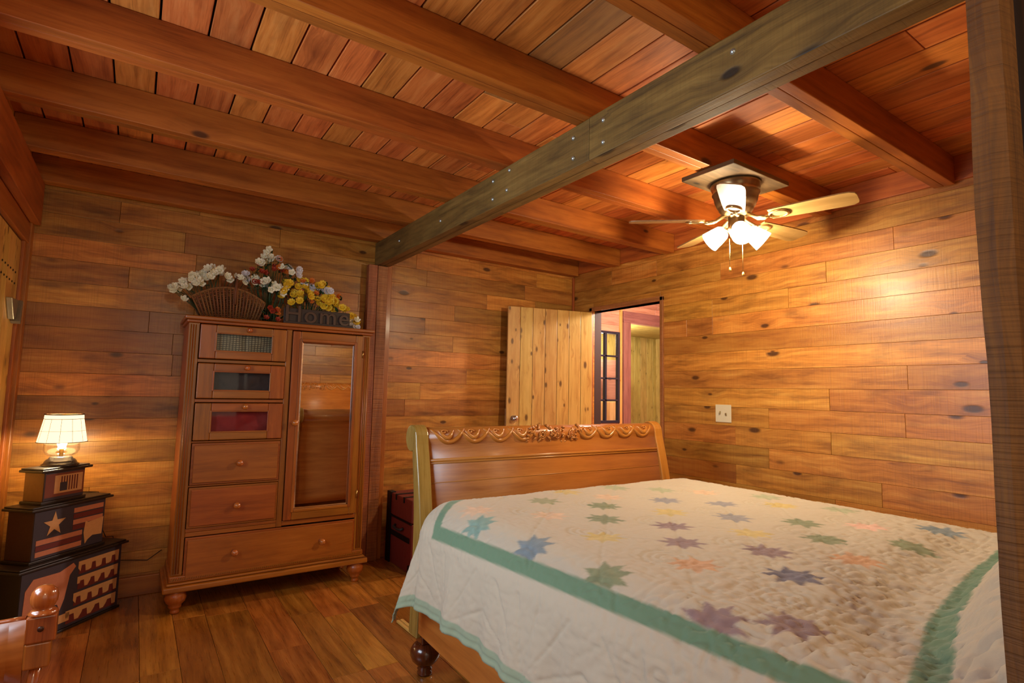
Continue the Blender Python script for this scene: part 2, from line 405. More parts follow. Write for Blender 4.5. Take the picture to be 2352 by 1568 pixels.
# ---- ceiling boards
mb = MB(); rc = random.Random(12); x = -0.60
xs = [-0.60, -0.45, -0.30, -0.16, -0.016, 0.133, 0.274, 0.42, 0.56, 0.70, 0.845, 0.99, 1.14, 1.30, 1.46, 1.62, 1.78, 1.94, 2.11, 2.283, 2.471, 2.656, 2.83, 3.0, 3.17, 3.33, 3.56]
for a, b in zip(xs[:-1], xs[1:]):
    y = -1.3-rc.uniform(0, 1.5)
    while y < D:
        y2 = y+rc.choice((2.6, 3.4, 4.2))
        mb.box((a+0.0035, max(y, -1.3)+0.001, ZC), (b-0.0035, min(y2, D+0.1)-0.001, ZC+0.02), ax=1); y = y2
ce = struct(mb.build('ceiling', W_CEIL(), bevel=0.002, seg=1))
m2 = MB(); m2.box((XL-0.1, -1.3, ZC+0.022), (XR+0.1, D+0.1, ZC+0.06)); m2.build('ceiling_core', plain('ceiling_void', srgb(12, 8, 6), 0.9), ce)
# ---- joists
JY = [(0.40, 0.49), (0.99, 1.08), (1.60, 1.69), (2.195, 2.285), (2.79, 2.88), (3.375, 3.465), (3.925, 4.005)]
where = ['just above the camera, nearest the rough post', 'second from the camera, crossing behind the dark girder top', 'that carries the ceiling fan plate', 'next past the fan, toward the back wall', 'midway between the fan and the back wall', 'second from the back wall', 'close against the back wall above the wardrobe']
for (a, b), wh in zip(JY, where):
    mb = MB(); m_ = (a+b)/2; t = random.random()
    mb.box((XL+0.002, a, ZJ), (XR-0.03, m_-0.0012, ZC-0.001), rnd=t, ax=0); mb.box((XL+0.002, m_+0.0012, ZJ+0.001), (XR-0.03, b, ZC-0.001), rnd=1-t, ax=0)
    tag(mb.build('ceiling_joist', W_JOIST(), bevel=0.003), ('reddish brown ceiling joist '+wh), 'beam', 'ceiling joists')
# small blocking against the right wall
mb = MB(); mb.box((XR-0.028, 0.2, ZJ+0.02), (XR-0.004, D-0.06, ZC-0.001), ax=1); struct(mb.build('trim_4', W_JOIST(), bevel=0.002))
# ---- girder over the room
gd = thing('ceiling_girder', 'weathered green-brown girder with bolt heads running under the joists', 'beam')
mb = MB(); mb.box((1.452, 1.605, ZG), (1.503, D-0.004, ZJ-0.001), rnd=.2, ax=1); mb.box((1.507, 0.20, ZG+0.002), (1.557, D-0.004, ZJ-0.001), rnd=.75, ax=1)
mb.box((1.449, -1.25, ZG-0.002), (1.503, 1.602, ZJ-0.001), rnd=.9, ax=1)
mb.box((1.507, -1.25, ZG), (1.557, 0.198, ZJ-0.001), rnd=.4, ax=1)
mb.build('timber', W_GIRD(), gd, bevel=0.004)
STEEL = plain('bolt_steel', srgb(190, 205, 205), 0.3, 0.8)
bolts = [(0.95, 2.30), (1.52, 2.315), (1.52, 2.225), (1.70, 2.31), (1.70, 2.222), (2.18, 2.33), (2.20, 2.235), (2.33, 2.32), (2.33, 2.225), (2.92, 2.26), (3.55, 2.275)]
import mathutils
for y, z in bolts:
    mb = MB(); mb.lathe([(0.010, 0), (0.010, 0.002), (0.0075, 0.006), (0.004, 0.0085), (0, 0.009)], M=T(1.4515, y, z) @ RY(-PI/2), seg=14)
    mb.build('bolt', STEEL, gd)
# ---- left wall girder
mb = MB(); mb.box((XL, 1.0, 2.12), (XL+0.06, D-0.03, ZJ-0.001), ax=1)
tag(mb.build('wall_girder', W_JOIST(), bevel=0.004), 'brown timber girder along the top of the left wall', 'beam')
# ---- post at the back wall under the girder
pt = thing('wall_post', 'rough sawn post against the back wall beneath the girder end', 'post')
mb = MB(); mb.box((1.385, D-0.075, 0), (1.455, D-0.022, ZG-0.003), ax=2, rnd=.3); mb.box((1.458, D-0.075, 0), (1.536, D-0.022, ZG-0.004), ax=2, rnd=.8)
mb.build('timber', wood('saw_marked_post', (96, 44, 18), (150, 84, 42), (176, 108, 60), rough=0.5, knots=0.25, tint=0.1, saw=0.55, bump=0.5, streak=0.4), pt, bevel=0.003)
mb = MB(); mb.box((1.540, D-0.052, 0), (1.578, D-0.022, ZG+0.02), ax=2); mb.build('trim_strip', W_TRIM(), pt, bevel=0.003)
# ---- post near the camera: rough edge
mb = MB(); rp_ = random.Random(4); nz = 60
ring = []
for k in range(nz+1):
    z = 0.0+ZC*k/nz*0.999
    wob = 0.0016*math.sin(z*5.1)+0.0012*math.sin(z*13.0+1)+rp_.uniform(-0.0004, 0.0004)
    ring.append([(0.970, 0.256+wob, z), (0.968, 0.236+wob*.5, z), (0.976, 0.220, z), (1.000, 0.214, z), (1.022, 0.2145, z), (1.026, 0.235, z), (1.024, 0.256, z)])
b = 0
for r in ring: mb.v += r
n = 7
for k in range(nz):
    acc = 0
    for i in range(n):
        j = (i+1) % n; d_ = math.dist(ring[0][i], ring[0][j])
        mb.f.append((k*n+i, k*n+j, (k+1)*n+j, (k+1)*n+i)); mb.r.append(.37); mb.sm.append(False)
        mb.uv.append([(ring[k][0][2], acc), (ring[k][0][2], acc+d_), (ring[k+1][0][2], acc+d_), (ring[k+1][0][2], acc)]); acc += d_
tag(mb.build('timber_post', W_POST()), 'rough brown timber post in the near right foreground beside the bed', 'post')
mb = MB(); mb.box((1.06, 0.2135, 1.30), (1.085, 0.245, ZC-0.002), ax=2)
tag(mb.build('dark_board', plain('black_stain', srgb(24, 12, 10), 0.6)), 'black stained upright board standing behind the rough timber post', 'board')

# ------------------------------------------------------------------ doorway, door leaf, hallway
mb = MB()
mb.box((XR-0.016, DY0-0.035, 0), (XR+0.10, DY0-0.002, DZ+0.035), ax=2); mb.box((XR-0.016, DY1+0.002, 0), (XR+0.10, DY1+0.04, DZ+0.035), ax=2); mb.box((XR-0.016, DY0-0.035, DZ), (XR+0.10, DY1+0.04, DZ+0.04), ax=1)
struct(mb.build('trim_5', wood('door_casing', (110, 62, 28), (168, 102, 52), (194, 126, 72), rough=0.5, knots=0.2, tint=0.2, saw=0.4, streak=0.5), bevel=0.004))
hx, hy = 3.425, 3.735; lx, ly = 2.62, 3.925
ln = math.hypot(lx-hx, ly-hy); an = math.atan2(ly-hy, lx-hx)
lf = thing('door_1', 'open', 'door'); del lf['label']; del lf['category']; struct(lf); lf.location = (hx, hy, 0); lf.rotation_euler = (0, 0, an)
mb = MB(); k = 7
for i in range(k):
    a, b_ = ln*i/k, ln*(i+1)/k
    mb.box((a+0.0015, 0.0, 0.015), (b_-0.0015, 0.02, 1.985), ax=2)
mb.build('planks', W_PINE(), lf, bevel=0.004)
mb = MB()
for zz in (0.35, 1.05, 1.75): mb.box((0.03, -0.018, zz-0.05), (ln-0.03, -0.001, zz+0.05), ax=0)
mb.build('battens', W_PINE(), lf, bevel=0.003)
mb = MB(); mb.lathe([(0.024, 0), (0.024, 0.004), (0.009, 0.008), (0.009, 0.028), (0.022, 0.036), (0.027, 0.05), (0.022, 0.062), (0, 0.066)], M=T(ln-0.065, 0.02, 1.02) @ RX(-PI/2), seg=20)
mb.build('door_knob', plain('satin_nickel', srgb(200, 196, 186), 0.2, 0.9), lf)
mb = MB(); mb.box((ln+0.001, 0.0, 0.95), (ln+0.003, 0.02, 1.10)); mb.build('latch_plate', plain('satin_nickel', srgb(200, 196, 186), 0.2, 0.9), lf)
# hallway beyond
W_HALL = wood('hall_boards', (150, 92, 66), (196, 140, 108), (214, 164, 130), rough=0.45, knots=0.15, tint=0.3)
W_MAUVE = wood('mauve_casing', (104, 62, 56), (140, 92, 82), (160, 112, 100), rough=0.5, knots=0.15, tint=0.1)
HY = 4.80
mb = MB(); rg = random.Random(9); wall_planks(mb, 'x', XR+0.1, 6.6, HY, 1, holes=[(4.50, 4.86, 0.90, 2.0), (4.97, 5.75, 0, 2.2)], rng=rg)
struct(mb.build('wall_hall', W_HALL, bevel=0.0015, seg=1))
mb = MB(); mb.box((6.6, 1.4, 0), (6.65, HY, ZC)); struct(mb.build('wall_hall_end', W_HALL))
mb = MB(); mb.box((XR+0.1, 1.4, -0.05), (6.65, 6.0, -0.001)); struct(mb.build('floor_hall', W_FLOOR()))
mb = MB(); mb.box((XR+0.1, 1.4, ZC), (6.65, HY, ZC+0.05)); struct(mb.build('ceiling_hall', W_CEIL()))
mb = MB(); mb.box((XR+0.1, 1.35, 0), (6.65, 1.4, ZC)); struct(mb.build('wall_hall_near', W_HALL))
mb = MB(); mb.box((4.86, HY-0.015, 0.0), (4.905, HY+0.02, 2.32), ax=2); struct(mb.build('trim_6', W_PINE(), bevel=0.003))
mb = MB(); mb.box((4.915, HY-0.03, 0), (5.04, HY+0.06, 2.13), ax=2); mb.box((4.915, HY-0.03, 2.13), (6.2, HY+0.06, 2.27), ax=0); struct(mb.build('trim_7', W_MAUVE, bevel=0.004))
mb = MB(); x = 3.7
while x < 6.9: mb.box((x+0.002, 5.95, 0), (x+0.138, 5.97, 2.14), ax=2); x += 0.14
struct(mb.build('wall_far_room', wood('green_pine', (128, 104, 48), (178, 152, 84), (196, 172, 104), rough=0.5, knots=0.6, tint=0.12, grain=0.5, bump=0.1, ks=2.2), bevel=0.004))
mb = MB(); mb.box((3.6, HY+0.06, 2.135), (6.9, 6.0, 2.18)); struct(mb.build('ceiling_far_room', wood('green_pine', (0, 0, 0), (0, 0, 0), (0, 0, 0))))
mb = MB(); mb.box((6.85, HY+0.06, 0), (6.9, 6.0, 2.2)); mb.box((3.6, HY+0.06, 0), (3.65, 6.0, 2.2)); struct(mb.build('wall_far_sides', wood('green_pine', (0, 0, 0), (0, 0, 0), (0, 0, 0))))
# interior window with dark muntins
wi = bpy.data.objects.new('window_2', None); COL.objects.link(wi); struct(wi)
mb = MB(); IR = plain('dark_iron', srgb(44, 44, 58), 0.45, 0.3)
X0, X1, Z0, Z1 = 4.50, 4.86, 0.90, 2.0
for lo, hi in (((X0, Z0), (X0+0.03, Z1)), ((X1-0.035, Z0), (X1, Z1)), ((X0+0.03, Z1-0.03), (X1-0.035, Z1)), ((X0+0.03, Z0), (X1-0.035, Z0+0.03)), ((4.612, Z0+0.03), (4.64, Z1-0.03)), ((X0+0.03, 1.16), (X1-0.035, 1.18)), ((X0+0.03, 1.42), (X1-0.035, 1.44)), ((X0+0.03, 1.69), (X1-0.035, 1.71))):
    mb.box((lo[0], HY-0.02, lo[1]), (hi[0], HY+0.02, hi[1]))
mb.build('muntins', IR, wi, bevel=0.002)
mb = MB(); mb.box((X0+0.03, HY+0.004, Z0+0.03), (X1-0.035, HY+0.007, Z1-0.03)); g = mb.build('pane', glass('clear_glass'), wi)
# far room cupboard seen through the panes
cb = thing('far_cabinet', 'dark cabinet with pale drawers seen through the hallway window panes', 'cabinet', (5.15, 5.55, 0))
mb = MB(); mb.box((-0.42, 0, 1.16), (0.42, 0.3, 1.72)); mb.build('cupboard', W_MAUVE, cb, bevel=0.006)
mb = MB(); mb.box((-0.42, -0.05, 0), (0.42, 0.32, 1.14)); mb.build('base_unit', wood('pale_maple', (190, 140, 84), (224, 180, 124), (236, 200, 150), knots=0.1), cb, bevel=0.006)
mb = MB(); mb.lathe([(0.035, 0), (0.05, 0.04), (0.05, 0.14), (0.03, 0.18), (0.03, 0.2)], M=T(0.0, -0.06, 1.42), seg=20); mb.box((-0.08, -0.02, 1.2), (0.1, -0.004, 1.66)); mb.build('display_panel', plain('grey_glaze', srgb(150, 140, 150), 0.3), cb)

# ------------------------------------------------------------------ light switch
sw = thing('light_switch', 'cream two-gang light switch plate on the right board wall', 'switch', (XR, 2.39, 1.121))
CREAM = plain('cream_plastic', srgb(214, 200, 168), 0.35, var=0.03)
mb = MB(); mb.box((-0.006, -0.063, -0.062), (-0.0005, 0.063, 0.062)); mb.build('plate', CREAM, sw, bevel=0.003, seg=3)
for dy, dz, tilt in ((0.024, 0.006, 0.5), (-0.024, -0.006, -0.5)):
    mb = MB(); mb.box((-0.004, -0.005, -0.011), (0.004, 0.005, 0.011), M=T(-0.009, dy, dz) @ RY(tilt)); mb.build('toggle', plain('tan_toggle', srgb(150, 130, 90), 0.4), sw, bevel=0.001)

# ------------------------------------------------------------------ wardrobe
ar = thing('wardrobe', 'honey wood wardrobe with glass-fronted drawers, mirrored door and bun feet', 'wardrobe')
CAB = W_CAB()
ax0, ax1, ay0, ay1 = 0.228, 1.292, 3.60, 3.98
mb = MB()
mb.box((ax0, ay0+0.02, 0.20), (ax0+0.025, ay1, 1.60), ax=2); mb.box((ax1-0.025, ay0+0.02, 0.20), (ax1, ay1, 1.60), ax=2)
mb.box((ax0+0.025, ay1-0.012, 0.20), (ax1-0.025, ay1, 1.60), ax=2)
mb.box((ax0, ay0, 0.20), (0.283, ay0+0.02, 1.60), ax=2); mb.box((1.240, ay0, 0.20), (ax1, ay0+0.02, 1.60), ax=2); mb.box((0.757, ay0, 0.40), (0.790, ay0+0.02, 1.60), ax=2)
for z0, z1 in ((1.375, 1.394), (1.147, 1.166), (0.918, 0.928), (0.672, 0.682), (0.425, 0.445)): mb.box((0.283, ay0+0.001, z0), (0.757, ay0+0.02, z1), ax=0)
mb.box((0.790, ay0+0.001, 0.405), (1.240, ay0+0.02, 0.433), ax=0); mb.box((0.283, ay0+0.002, 0.40), (0.757, ay0+0.02, 0.424), ax=0)
mb.box((0.283, ay0+0.001, 0.150), (1.240, ay0+0.02, 0.168), ax=0); mb.box((0.76, ay0+0.03, 0.44), (0.785, ay1-0.015, 1.595), ax=2)
for z in (1.385, 1.157, 0.92, 0.675, 0.43): mb.box((0.255, ay0+0.03, z-0.01), (0.757, ay1-0.015, z), ax=0)
mb.box((0.255, ay0+0.03, 0.2), (1.265, ay1-0.015, 0.21), ax=0)
mb.build('case', CAB, ar, bevel=0.003)
mb = MB(); mb.box((ax0-0.012, ay0-0.016, 1.60), (ax1+0.012, ay1, 1.618), ax=0); mb.box((ax0-0.022, ay0-0.028, 1.618), (ax1+0.022, ay1, 1.640), ax=0); mb.build('top', CAB, ar, bevel=0.006, seg=3)
mb = MB(); mb.box((ax0-0.008, ay0-0.012, 0.165), (ax1+0.008, ay1, 0.20), ax=0); mb.box((ax0-0.034, ay0-0.038, 0.118), (ax1+0.034, ay1, 0.150), ax=0); mb.box((ax0-0.018, ay0-0.022, 0.150), (ax1+0.018, ay1, 0.165), ax=0); mb.build('base_moulding', CAB, ar, bevel=0.008, seg=3)
# rope detail on the base
mb = MB()
for i in range(96): mb.box((-0.0035, -0.003, -0.006), (0.0035, 0.003, 0.006), M=T(ax0+0.01+i*(ax1-ax0-0.02)/95, ay0-0.0135, 0.183) @ RY(0.6), rnd=.4)
mb.build('rope_moulding', CAB, ar)
# vertical mouldings
for xs3 in ((0.240, 0.252, 0.264), (1.256, 1.268, 1.280)):
    mb = MB()
    for x in xs3: mb.tube([(x, ay0-0.002, 0.21), (x, ay0-0.002, 1.59)], 0.0035, 6)
    mb.build('fluting', CAB, ar)
bun = [(0.0, 0), (0.022, 0.0), (0.026, 0.006), (0.022, 0.014), (0.020, 0.022), (0.030, 0.030), (0.032, 0.038), (0.030, 0.044), (0.048, 0.062), (0.054, 0.082), (0.050, 0.100), (0.042, 0.112), (0.046, 0.118), (0.0, 0.118)]
for x, y in ((0.262, 3.615), (1.262, 3.615), (0.262, 3.92), (1.262, 3.92)):
    mb = MB(); mb.lathe(bun, M=T(x, y, 0), seg=24, cap=False); mb.build('foot', CAB, ar)
knobp = [(0.010, 0), (0.007, 0.006), (0.006, 0.012), (0.011, 0.018), (0.014, 0.025), (0.012, 0.032), (0.006, 0.036), (0, 0.037)]
def frame_panel(mb, x0, x1, z0, z1, yf, t, wd, wt):
    mb.box((x0, yf, z0), (x0+wd, yf+t, z1), ax=2); mb.box((x1-wd, yf, z0), (x1, yf+t, z1), ax=2)
    mb.box((x0+wd, yf, z1-wt), (x1-wd, yf+t, z1), ax=0); mb.box((x0+wd, yf, z0), (x1-wd, yf+t, z0+wt), ax=0)
def knob(par, x, y, z, s=1.0):
    s *= 1.4
    m_ = MB(); m_.lathe([(r*s, h*s) for r, h in knobp], M=T(x, y, z) @ RX(PI/2), seg=16); return m_.build('knob', wood('knob_wood', (140, 70, 24), (186, 100, 42), (200, 116, 54), rough=0.18, coat=0.8, knots=0.0), par)
GL = glass('drawer_glass', refl=0.02)
def plaid(name, base, dark, s):
    m, N, L, P = nt_new(name); tc = N.new('ShaderNodeTexCoord'); br = N.new('ShaderNodeTexBrick'); br.inputs['Scale'].default_value = s; br.offset = 0
    br.inputs['Color1'].default_value = (*srgb(*base), 1); br.inputs['Color2'].default_value = (*[c*.85 for c in srgb(*base)], 1); br.inputs['Mortar'].default_value = (*srgb(*dark), 1); br.inputs['Mortar Size'].default_value = 0.03; br.inputs['Brick Width'].default_value = 0.24; br.inputs['Row Height'].default_value = 0.16
    mp = N.new('ShaderNodeMapping'); mp.inputs['Rotation'].default_value = (PI/2, 0, 0); L.new(tc.outputs['Object'], mp.inputs[0]); L.new(mp.outputs[0], br.inputs[0]); L.new(br.outputs[0], P.inputs['Base Color']); P.inputs['Roughness'].default_value = 0.9
    return m
cloths = [('grey checked blanket folded in the top drawer', plaid('checked_cloth', (150, 140, 108), (60, 52, 40), 14)), ('dark clothes behind the glass', plain('dark_cloth', srgb(52, 42, 40), 0.9, bump=0.8, bscale=20)), ('red clothes behind the glass', plain('red_cloth', srgb(128, 24, 22), 0.9, bump=0.5, bscale=14))]
names3 = ['checked_blanket', 'dark_clothing', 'red_clothing']
for i, (z0, z1) in enumerate(((1.396, 1.597), (1.168, 1.373), (0.930, 1.145))):
    dr = MB(); x0, x1 = 0.286, 0.755; frame_panel(dr, x0, x1, z0+0.002, z1-0.002, ay0-0.016, 0.016, 0.082, 0.048)
    d_ = dr.build('drawer', CAB, ar, bevel=0.005, seg=3)
    mb = MB(); frame_panel(mb, x0+0.076, x1-0.076, z0+0.044, z1-0.044, ay0-0.020, 0.010, 0.010, 0.008); mb.build('moulding', CAB, d_, bevel=0.002)
    mb = MB(); mb.box((x0+0.08, ay0-0.006, z0+0.048), (x1-0.08, ay0-0.004, z1-0.048)); mb.build('glass', GL, d_)
    knob(d_, 0.540, ay0-0.016, z1-0.022, 0.85)
    # contents: soft folded mound
    mb = MB(); nx, nz_ = 22, 10; base = 0
    for a in range(nx+1):
        for b2 in range(nz_+1):
            x = x0+0.03+(x1-x0-0.06)*a/nx; z = z0+0.02+(z1-z0-0.06)*b2/nz_
            yy = ay0+0.034+0.008*math.sin(a*0.7+i)*math.cos(b2*0.9)+(0.004*math.sin(a*1.9+b2) if i else 0)
            if i == 0 and abs(a-11) < 1: yy += 0.012
            mb.v.append((x, yy, z))
    for a in range(nx):
        for b2 in range(nz_):
            q = a*(nz_+1)+b2; mb.f.append((q, q+nz_+1, q+nz_+2, q+1)); mb.uv.append([(0, 0)]*4); mb.r.append(.5); mb.sm.append(True)
    # close the back to give the bundle depth
    base = len(mb.v)
    for a in range(nx+1):
        for b2 in range(nz_+1):
            v0 = mb.v[a*(nz_+1)+b2]; mb.v.append((v0[0], ay0+0.16, v0[2]))
    for a in range(nx):
        for b2 in range(nz_):
            q = base+a*(nz_+1)+b2; mb.f.append((q, q+1, q+nz_+2, q+nz_+1)); mb.uv.append([(0, 0)]*4); mb.r.append(.5); mb.sm.append(True)
    for a in range(nx):
        for b2 in (0, nz_):
            q = a*(nz_+1)+b2; mb.f.append((q, q+nz_+1, base+q+nz_+1, base+q)); mb.uv.append([(0, 0)]*4); mb.r.append(.5); mb.sm.append(True)
    for b2 in range(nz_):
        for a in (0, nx):
            q = a*(nz_+1)+b2; mb.f.append((q, q+1, base+q+1, base+q)); mb.uv.append([(0, 0)]*4); mb.r.append(.5); mb.sm.append(True)
    tag(mb.build(names3[i], cloths[i][1]), ['grey checked blanket behind the glass of the top wardrobe drawer', 'dark clothing behind the glass of the second wardrobe drawer', 'red clothing behind the glass of the third wardrobe drawer'][i], 'clothing')
for i, (x0, x1, z0, z1) in enumerate(((0.286, 0.755, 0.684, 0.916), (0.286, 0.755, 0.447, 0.670), (0.286, 1.238, 0.170, 0.398))):
    mb = MB(); mb.box((x0, ay0-0.006, z0), (x1, ay0+0.0, z1), ax=0, rnd=.3+.2*i); mb.box((x0+0.012, ay0-0.016, z0+0.012), (x1-0.012, ay0-0.006, z1-0.012), ax=0, rnd=.35+.2*i)
    d_ = mb.build('drawer', CAB, ar, bevel=0.006, seg=3)
    if i < 2: knob(d_, 0.530, ay0-0.016, (z0+z1)/2)
    else: knob(d_, 0.533, ay0-0.016, 0.294); knob(d_, 1.024, ay0-0.016, 0.291)
mb = MB(); frame_panel(mb, 0.792, 1.238, 0.436, 1.594, ay0-0.016, 0.016, 0.048, 0.056); dd = mb.build('door', CAB, ar, bevel=0.005, seg=3)
mb = MB(); frame_panel(mb, 0.832, 1.198, 0.482, 1.548, ay0-0.022, 0.014, 0.016, 0.018); mb.build('moulding', CAB, dd, bevel=0.004, seg=3)
mm = plain('mirror_silver', (0.92, 0.92, 0.90), 0.015, 1.0, var=0.0)
mb = MB(); mb.box((0.845, ay0-0.010, 0.496), (1.185, ay0-0.008, 1.534))
# bevelled mirror: flat centre slightly raised
mb.v[:] = []; mb.f[:] = []; mb.uv[:] = []; mb.r[:] = []; mb.sm[:] = []
o0 = [(0.846, 0.498), (1.184, 0.498), (1.184, 1.532), (0.846, 1.532)]; i0 = [(0.858, 0.510), (1.172, 0.510), (1.172, 1.520), (0.858, 1.520)]
yb, yf = ay0-0.007, ay0-0.0105
mb.v = [(x, yb, z) for x, z in o0]+[(x, yf, z) for x, z in i0]+[(x, ay0-0.003, z) for x, z in o0]
F = [(4, 5, 6, 7)]+[(i, (i+1) % 4, 4+(i+1) % 4, 4+i) for i in range(4)]+[(8+i, 8+(i+1) % 4, (i+1) % 4, i) for i in range(4)]+[(11, 10, 9, 8)]
for f in F: mb.f.append(f); mb.uv.append([(0, 0)]*4); mb.r.append(.5); mb.sm.append(False)
mb.build('mirror', mm, dd)
knob(dd, 0.822, ay0-0.016, 1.026)
for z in (1.47, 0.56):
    mb = MB(); mb.tube([(1.240, ay0-0.018, z-0.025), (1.240, ay0-0.018, z+0.025)], 0.004, 8); mb.build('hinge', plain('brass', srgb(196, 150, 80), 0.3, 0.9), dd)

# ------------------------------------------------------------------ flowers, basket and sign on the wardrobe
ZT = 1.6405
PET = {'white': plain('petal_white', srgb(238, 232, 206), 0.6), 'yellow': plain('petal_yellow', srgb(226, 186, 40), 0.6), 'orange': plain('petal_orange', srgb(206, 110, 30), 0.6), 'red': plain('petal_red', srgb(160, 52, 26), 0.6), 'pale': plain('petal_pale', srgb(212, 208, 212), 0.6), 'pink': plain('petal_pink', srgb(190, 110, 140), 0.6)}
LEAF = plain('leaf_green', srgb(46, 70, 34), 0.6); WICK = wood('wicker', (84, 44, 18), (136, 84, 42), (160, 104, 58), rough=0.7, knots=0)
def blossom_mesh(colr, n=6, r=0.018, cup=0.5, layers=2):
    mb = MB()
    for l in range(layers):
        rr = r*(1-0.35*l); cu = cup+0.5*l
        for k in range(n):
            a = 2*PI*(k+0.5*l)/n; M_ = RZ(a) @ RY(-cu)
            pts = [(0.001, -rr*0.12, 0), (rr*0.55, -rr*0.38, 0.0), (rr, -rr*0.16, rr*0.15), (rr, rr*0.16, rr*0.15), (rr*0.55, rr*0.38, 0.0), (0.001, rr*0.12, 0)]
            b = len(mb.v); mb.v += [tuple(M_ @ Vector(p)) for p in pts]
            mb.v += [tuple(M_ @ Vector((p[0]*.96, p[1]*.9, p[2]-0.0018))) for p in pts]
            mb.f.append(tuple(b+i for i in range(6))); mb.f.append(tuple(b+11-i for i in range(6)))
            for i in range(6): j = (i+1) % 6; mb.f.append((b+i, b+6+i, b+6+j, b+j))
            for f in mb.f[-8:]: mb.uv.append([(0, 0)]*len(f)); mb.r.append(.5); mb.sm.append(False)
    mb.lathe([(0.0, -0.002), (r*0.22, 0.001), (r*0.2, r*0.22), (0, r*0.34)], seg=8, cap=False)
    me_o = mb.build('blossom', PET[colr], fix=True); me = me_o.data; bpy.data.objects.remove(me_o); return me
BM = {'white': blossom_mesh('white', 5, 0.029, 0.55), 'white2': blossom_mesh('white', 7, 0.032, 0.5, 3), 'yellow': blossom_mesh('yellow', 9, 0.028, 0.3, 3), 'orange': blossom_mesh('orange', 8, 0.022, 0.4), 'red': blossom_mesh('red', 6, 0.025, 0.7), 'pale': blossom_mesh('pale', 10, 0.028, 0.3), 'pink': blossom_mesh('pink', 5, 0.013, 0.5)}
rfw = random.Random(2)
def bouquet(name, label, pts, root, stems=True, leaves=20, box=None):
    t = thing(name, label, 'flowers', root)
    sm_, lm_ = MB(), MB()
    for (kind, x, y, z) in pts:
        me = BM[kind]; o = bpy.data.objects.new('blossom', me); COL.objects.link(o); o.parent = t
        p = Vector((x, y, z))-Vector(root); o.location = p
        # face mostly toward the room
        o.rotation_euler = Vector((rfw.uniform(-0.5, 0.5), -1.0, rfw.uniform(-0.2, 0.9))).to_track_quat('Z', 'Y').to_euler()
        q = Vector((p.x*0.25, p.y*0.3, 0.012)); mid = (p+q)/2+Vector((rfw.uniform(-.02, .02), 0.01, rfw.uniform(0, .03)))
        sm_.tube([tuple(q), tuple(mid), tuple(p+Vector((0, 0.004, -0.002)))], 0.0018, 5)
    for _ in range(leaves):
        k, x, y, z = rfw.choice(pts); p = Vector((x, y, z))-Vector(root)+Vector((rfw.uniform(-.035, .035), rfw.uniform(0.005, .04), rfw.uniform(-.05, .0)))
        p.z = max(p.z, 0.025); M_ = T(*p) @ RZ(rfw.uniform(0, 6.3)) @ RY(rfw.uniform(-1.2, 0.4)); L_ = rfw.uniform(0.03, 0.055)
        pl = [(0, 0), (L_*.3, -L_*.2), (L_*.7, -L_*.17), (L_, 0), (L_*.7, L_*.17), (L_*.3, L_*.2)]
        lm_.prism(pl, 0, 0.0015, 'z', M=M_)
    sm_.build('stems', LEAF, t)
    if leaves: lm_.build('leaves', LEAF, t)
    return t
# wicker fan basket
bk = thing('wicker_basket', 'brown fan-shaped wicker basket with upright handle at the left of the wardrobe top', 'basket', (0.44, 3.80, ZT))
mb = MB()
NB = 21
for k in range(NB):
    s = -1+2*k/(NB-1); xb, xt = 0.150*s+0.015, 0.200*s
    zt = 0.200-0.075*s*s
    for yy, by in ((-0.045, -0.085), (0.045, 0.06)): mb.tube([(xb, yy*0.8-0.004, 0.004), ((xb+xt)/2, by*0.8-0.006, zt*0.5), (xt, by-0.004, zt)], 0.0050, 6)
mb.build('ribs', WICK, bk)
mb = MB()
for f in np.linspace(0.03, 1.0, 19):
    row = []
    for k in range(41):
        s = -1+2*k/40; zt = (0.200-0.075*s*s)*f; xx = (0.150*s+0.015)*(1-f)+0.200*s*f
        row.append((xx, -0.036-0.049*f*0.98+0.003*math.sin(k*PI/2+f*40), zt))
    mb.tube(row, 0.0045 if f < 0.99 else 0.007, 6)
    row2 = [(x, 0.036+0.02*f, z) for x, y, z in row]
    mb.tube(row2, 0.0045 if f < 0.99 else 0.007, 6)
mb.box((-0.125, -0.036, 0.001), (0.165, 0.036, 0.006))
mb.build('weave', WICK, bk)
mb = MB(); mb.tube([(0.03, -0.088, 0.10), (0.03, -0.09, 0.2), (0.035, -0.07, 0.27), (0.04, -0.01, 0.30), (0.04, 0.05, 0.26), (0.04, 0.06, 0.14)], 0.007, 8); mb.build('handle', WICK, bk)
# blossoms, measured across the arrangement
def arc(n, x0, x1, f, jit=0.012, kinds=('white',)):
    out = []
    for i in range(n):
        x = x0+(x1-x0)*(i+0.5)/n+rfw.uniform(-jit, jit); out.append((rfw.choice(kinds), x, 3.755+rfw.uniform(-0.03, 0.03), f(x)+rfw.uniform(-jit, jit)*1.4))
    return out
lft = arc(16, 0.13, 0.40, lambda x: 1.80+0.16*math.sin((x-0.13)/0.27*1.45), 0.010, ('white', 'white2'))+arc(10, 0.12, 0.30, lambda x: 1.775+0.16*((x-0.12)/0.18)**0.7*0.55, 0.008, ('white',))+arc(9, 0.28, 0.54, lambda x: 1.905+0.02*math.sin(x*20), 0.012, ('white2', 'white'))+[('white', 0.20, 3.75, 1.745)]
bouquet('white_flower_spray', 'arching spray of white silk flowers spilling left from the wicker basket', lft, (0.36, 3.79, ZT+0.02), leaves=12)
mid = arc(7, 0.50, 0.66, lambda x: 1.92, 0.02, ('white2', 'pale'))+arc(7, 0.60, 0.68, lambda x: 2.05, 0.022, ('white', 'white2'))+[('white', 0.648, 3.76, 2.125), ('white', 0.640, 3.76, 2.10)]
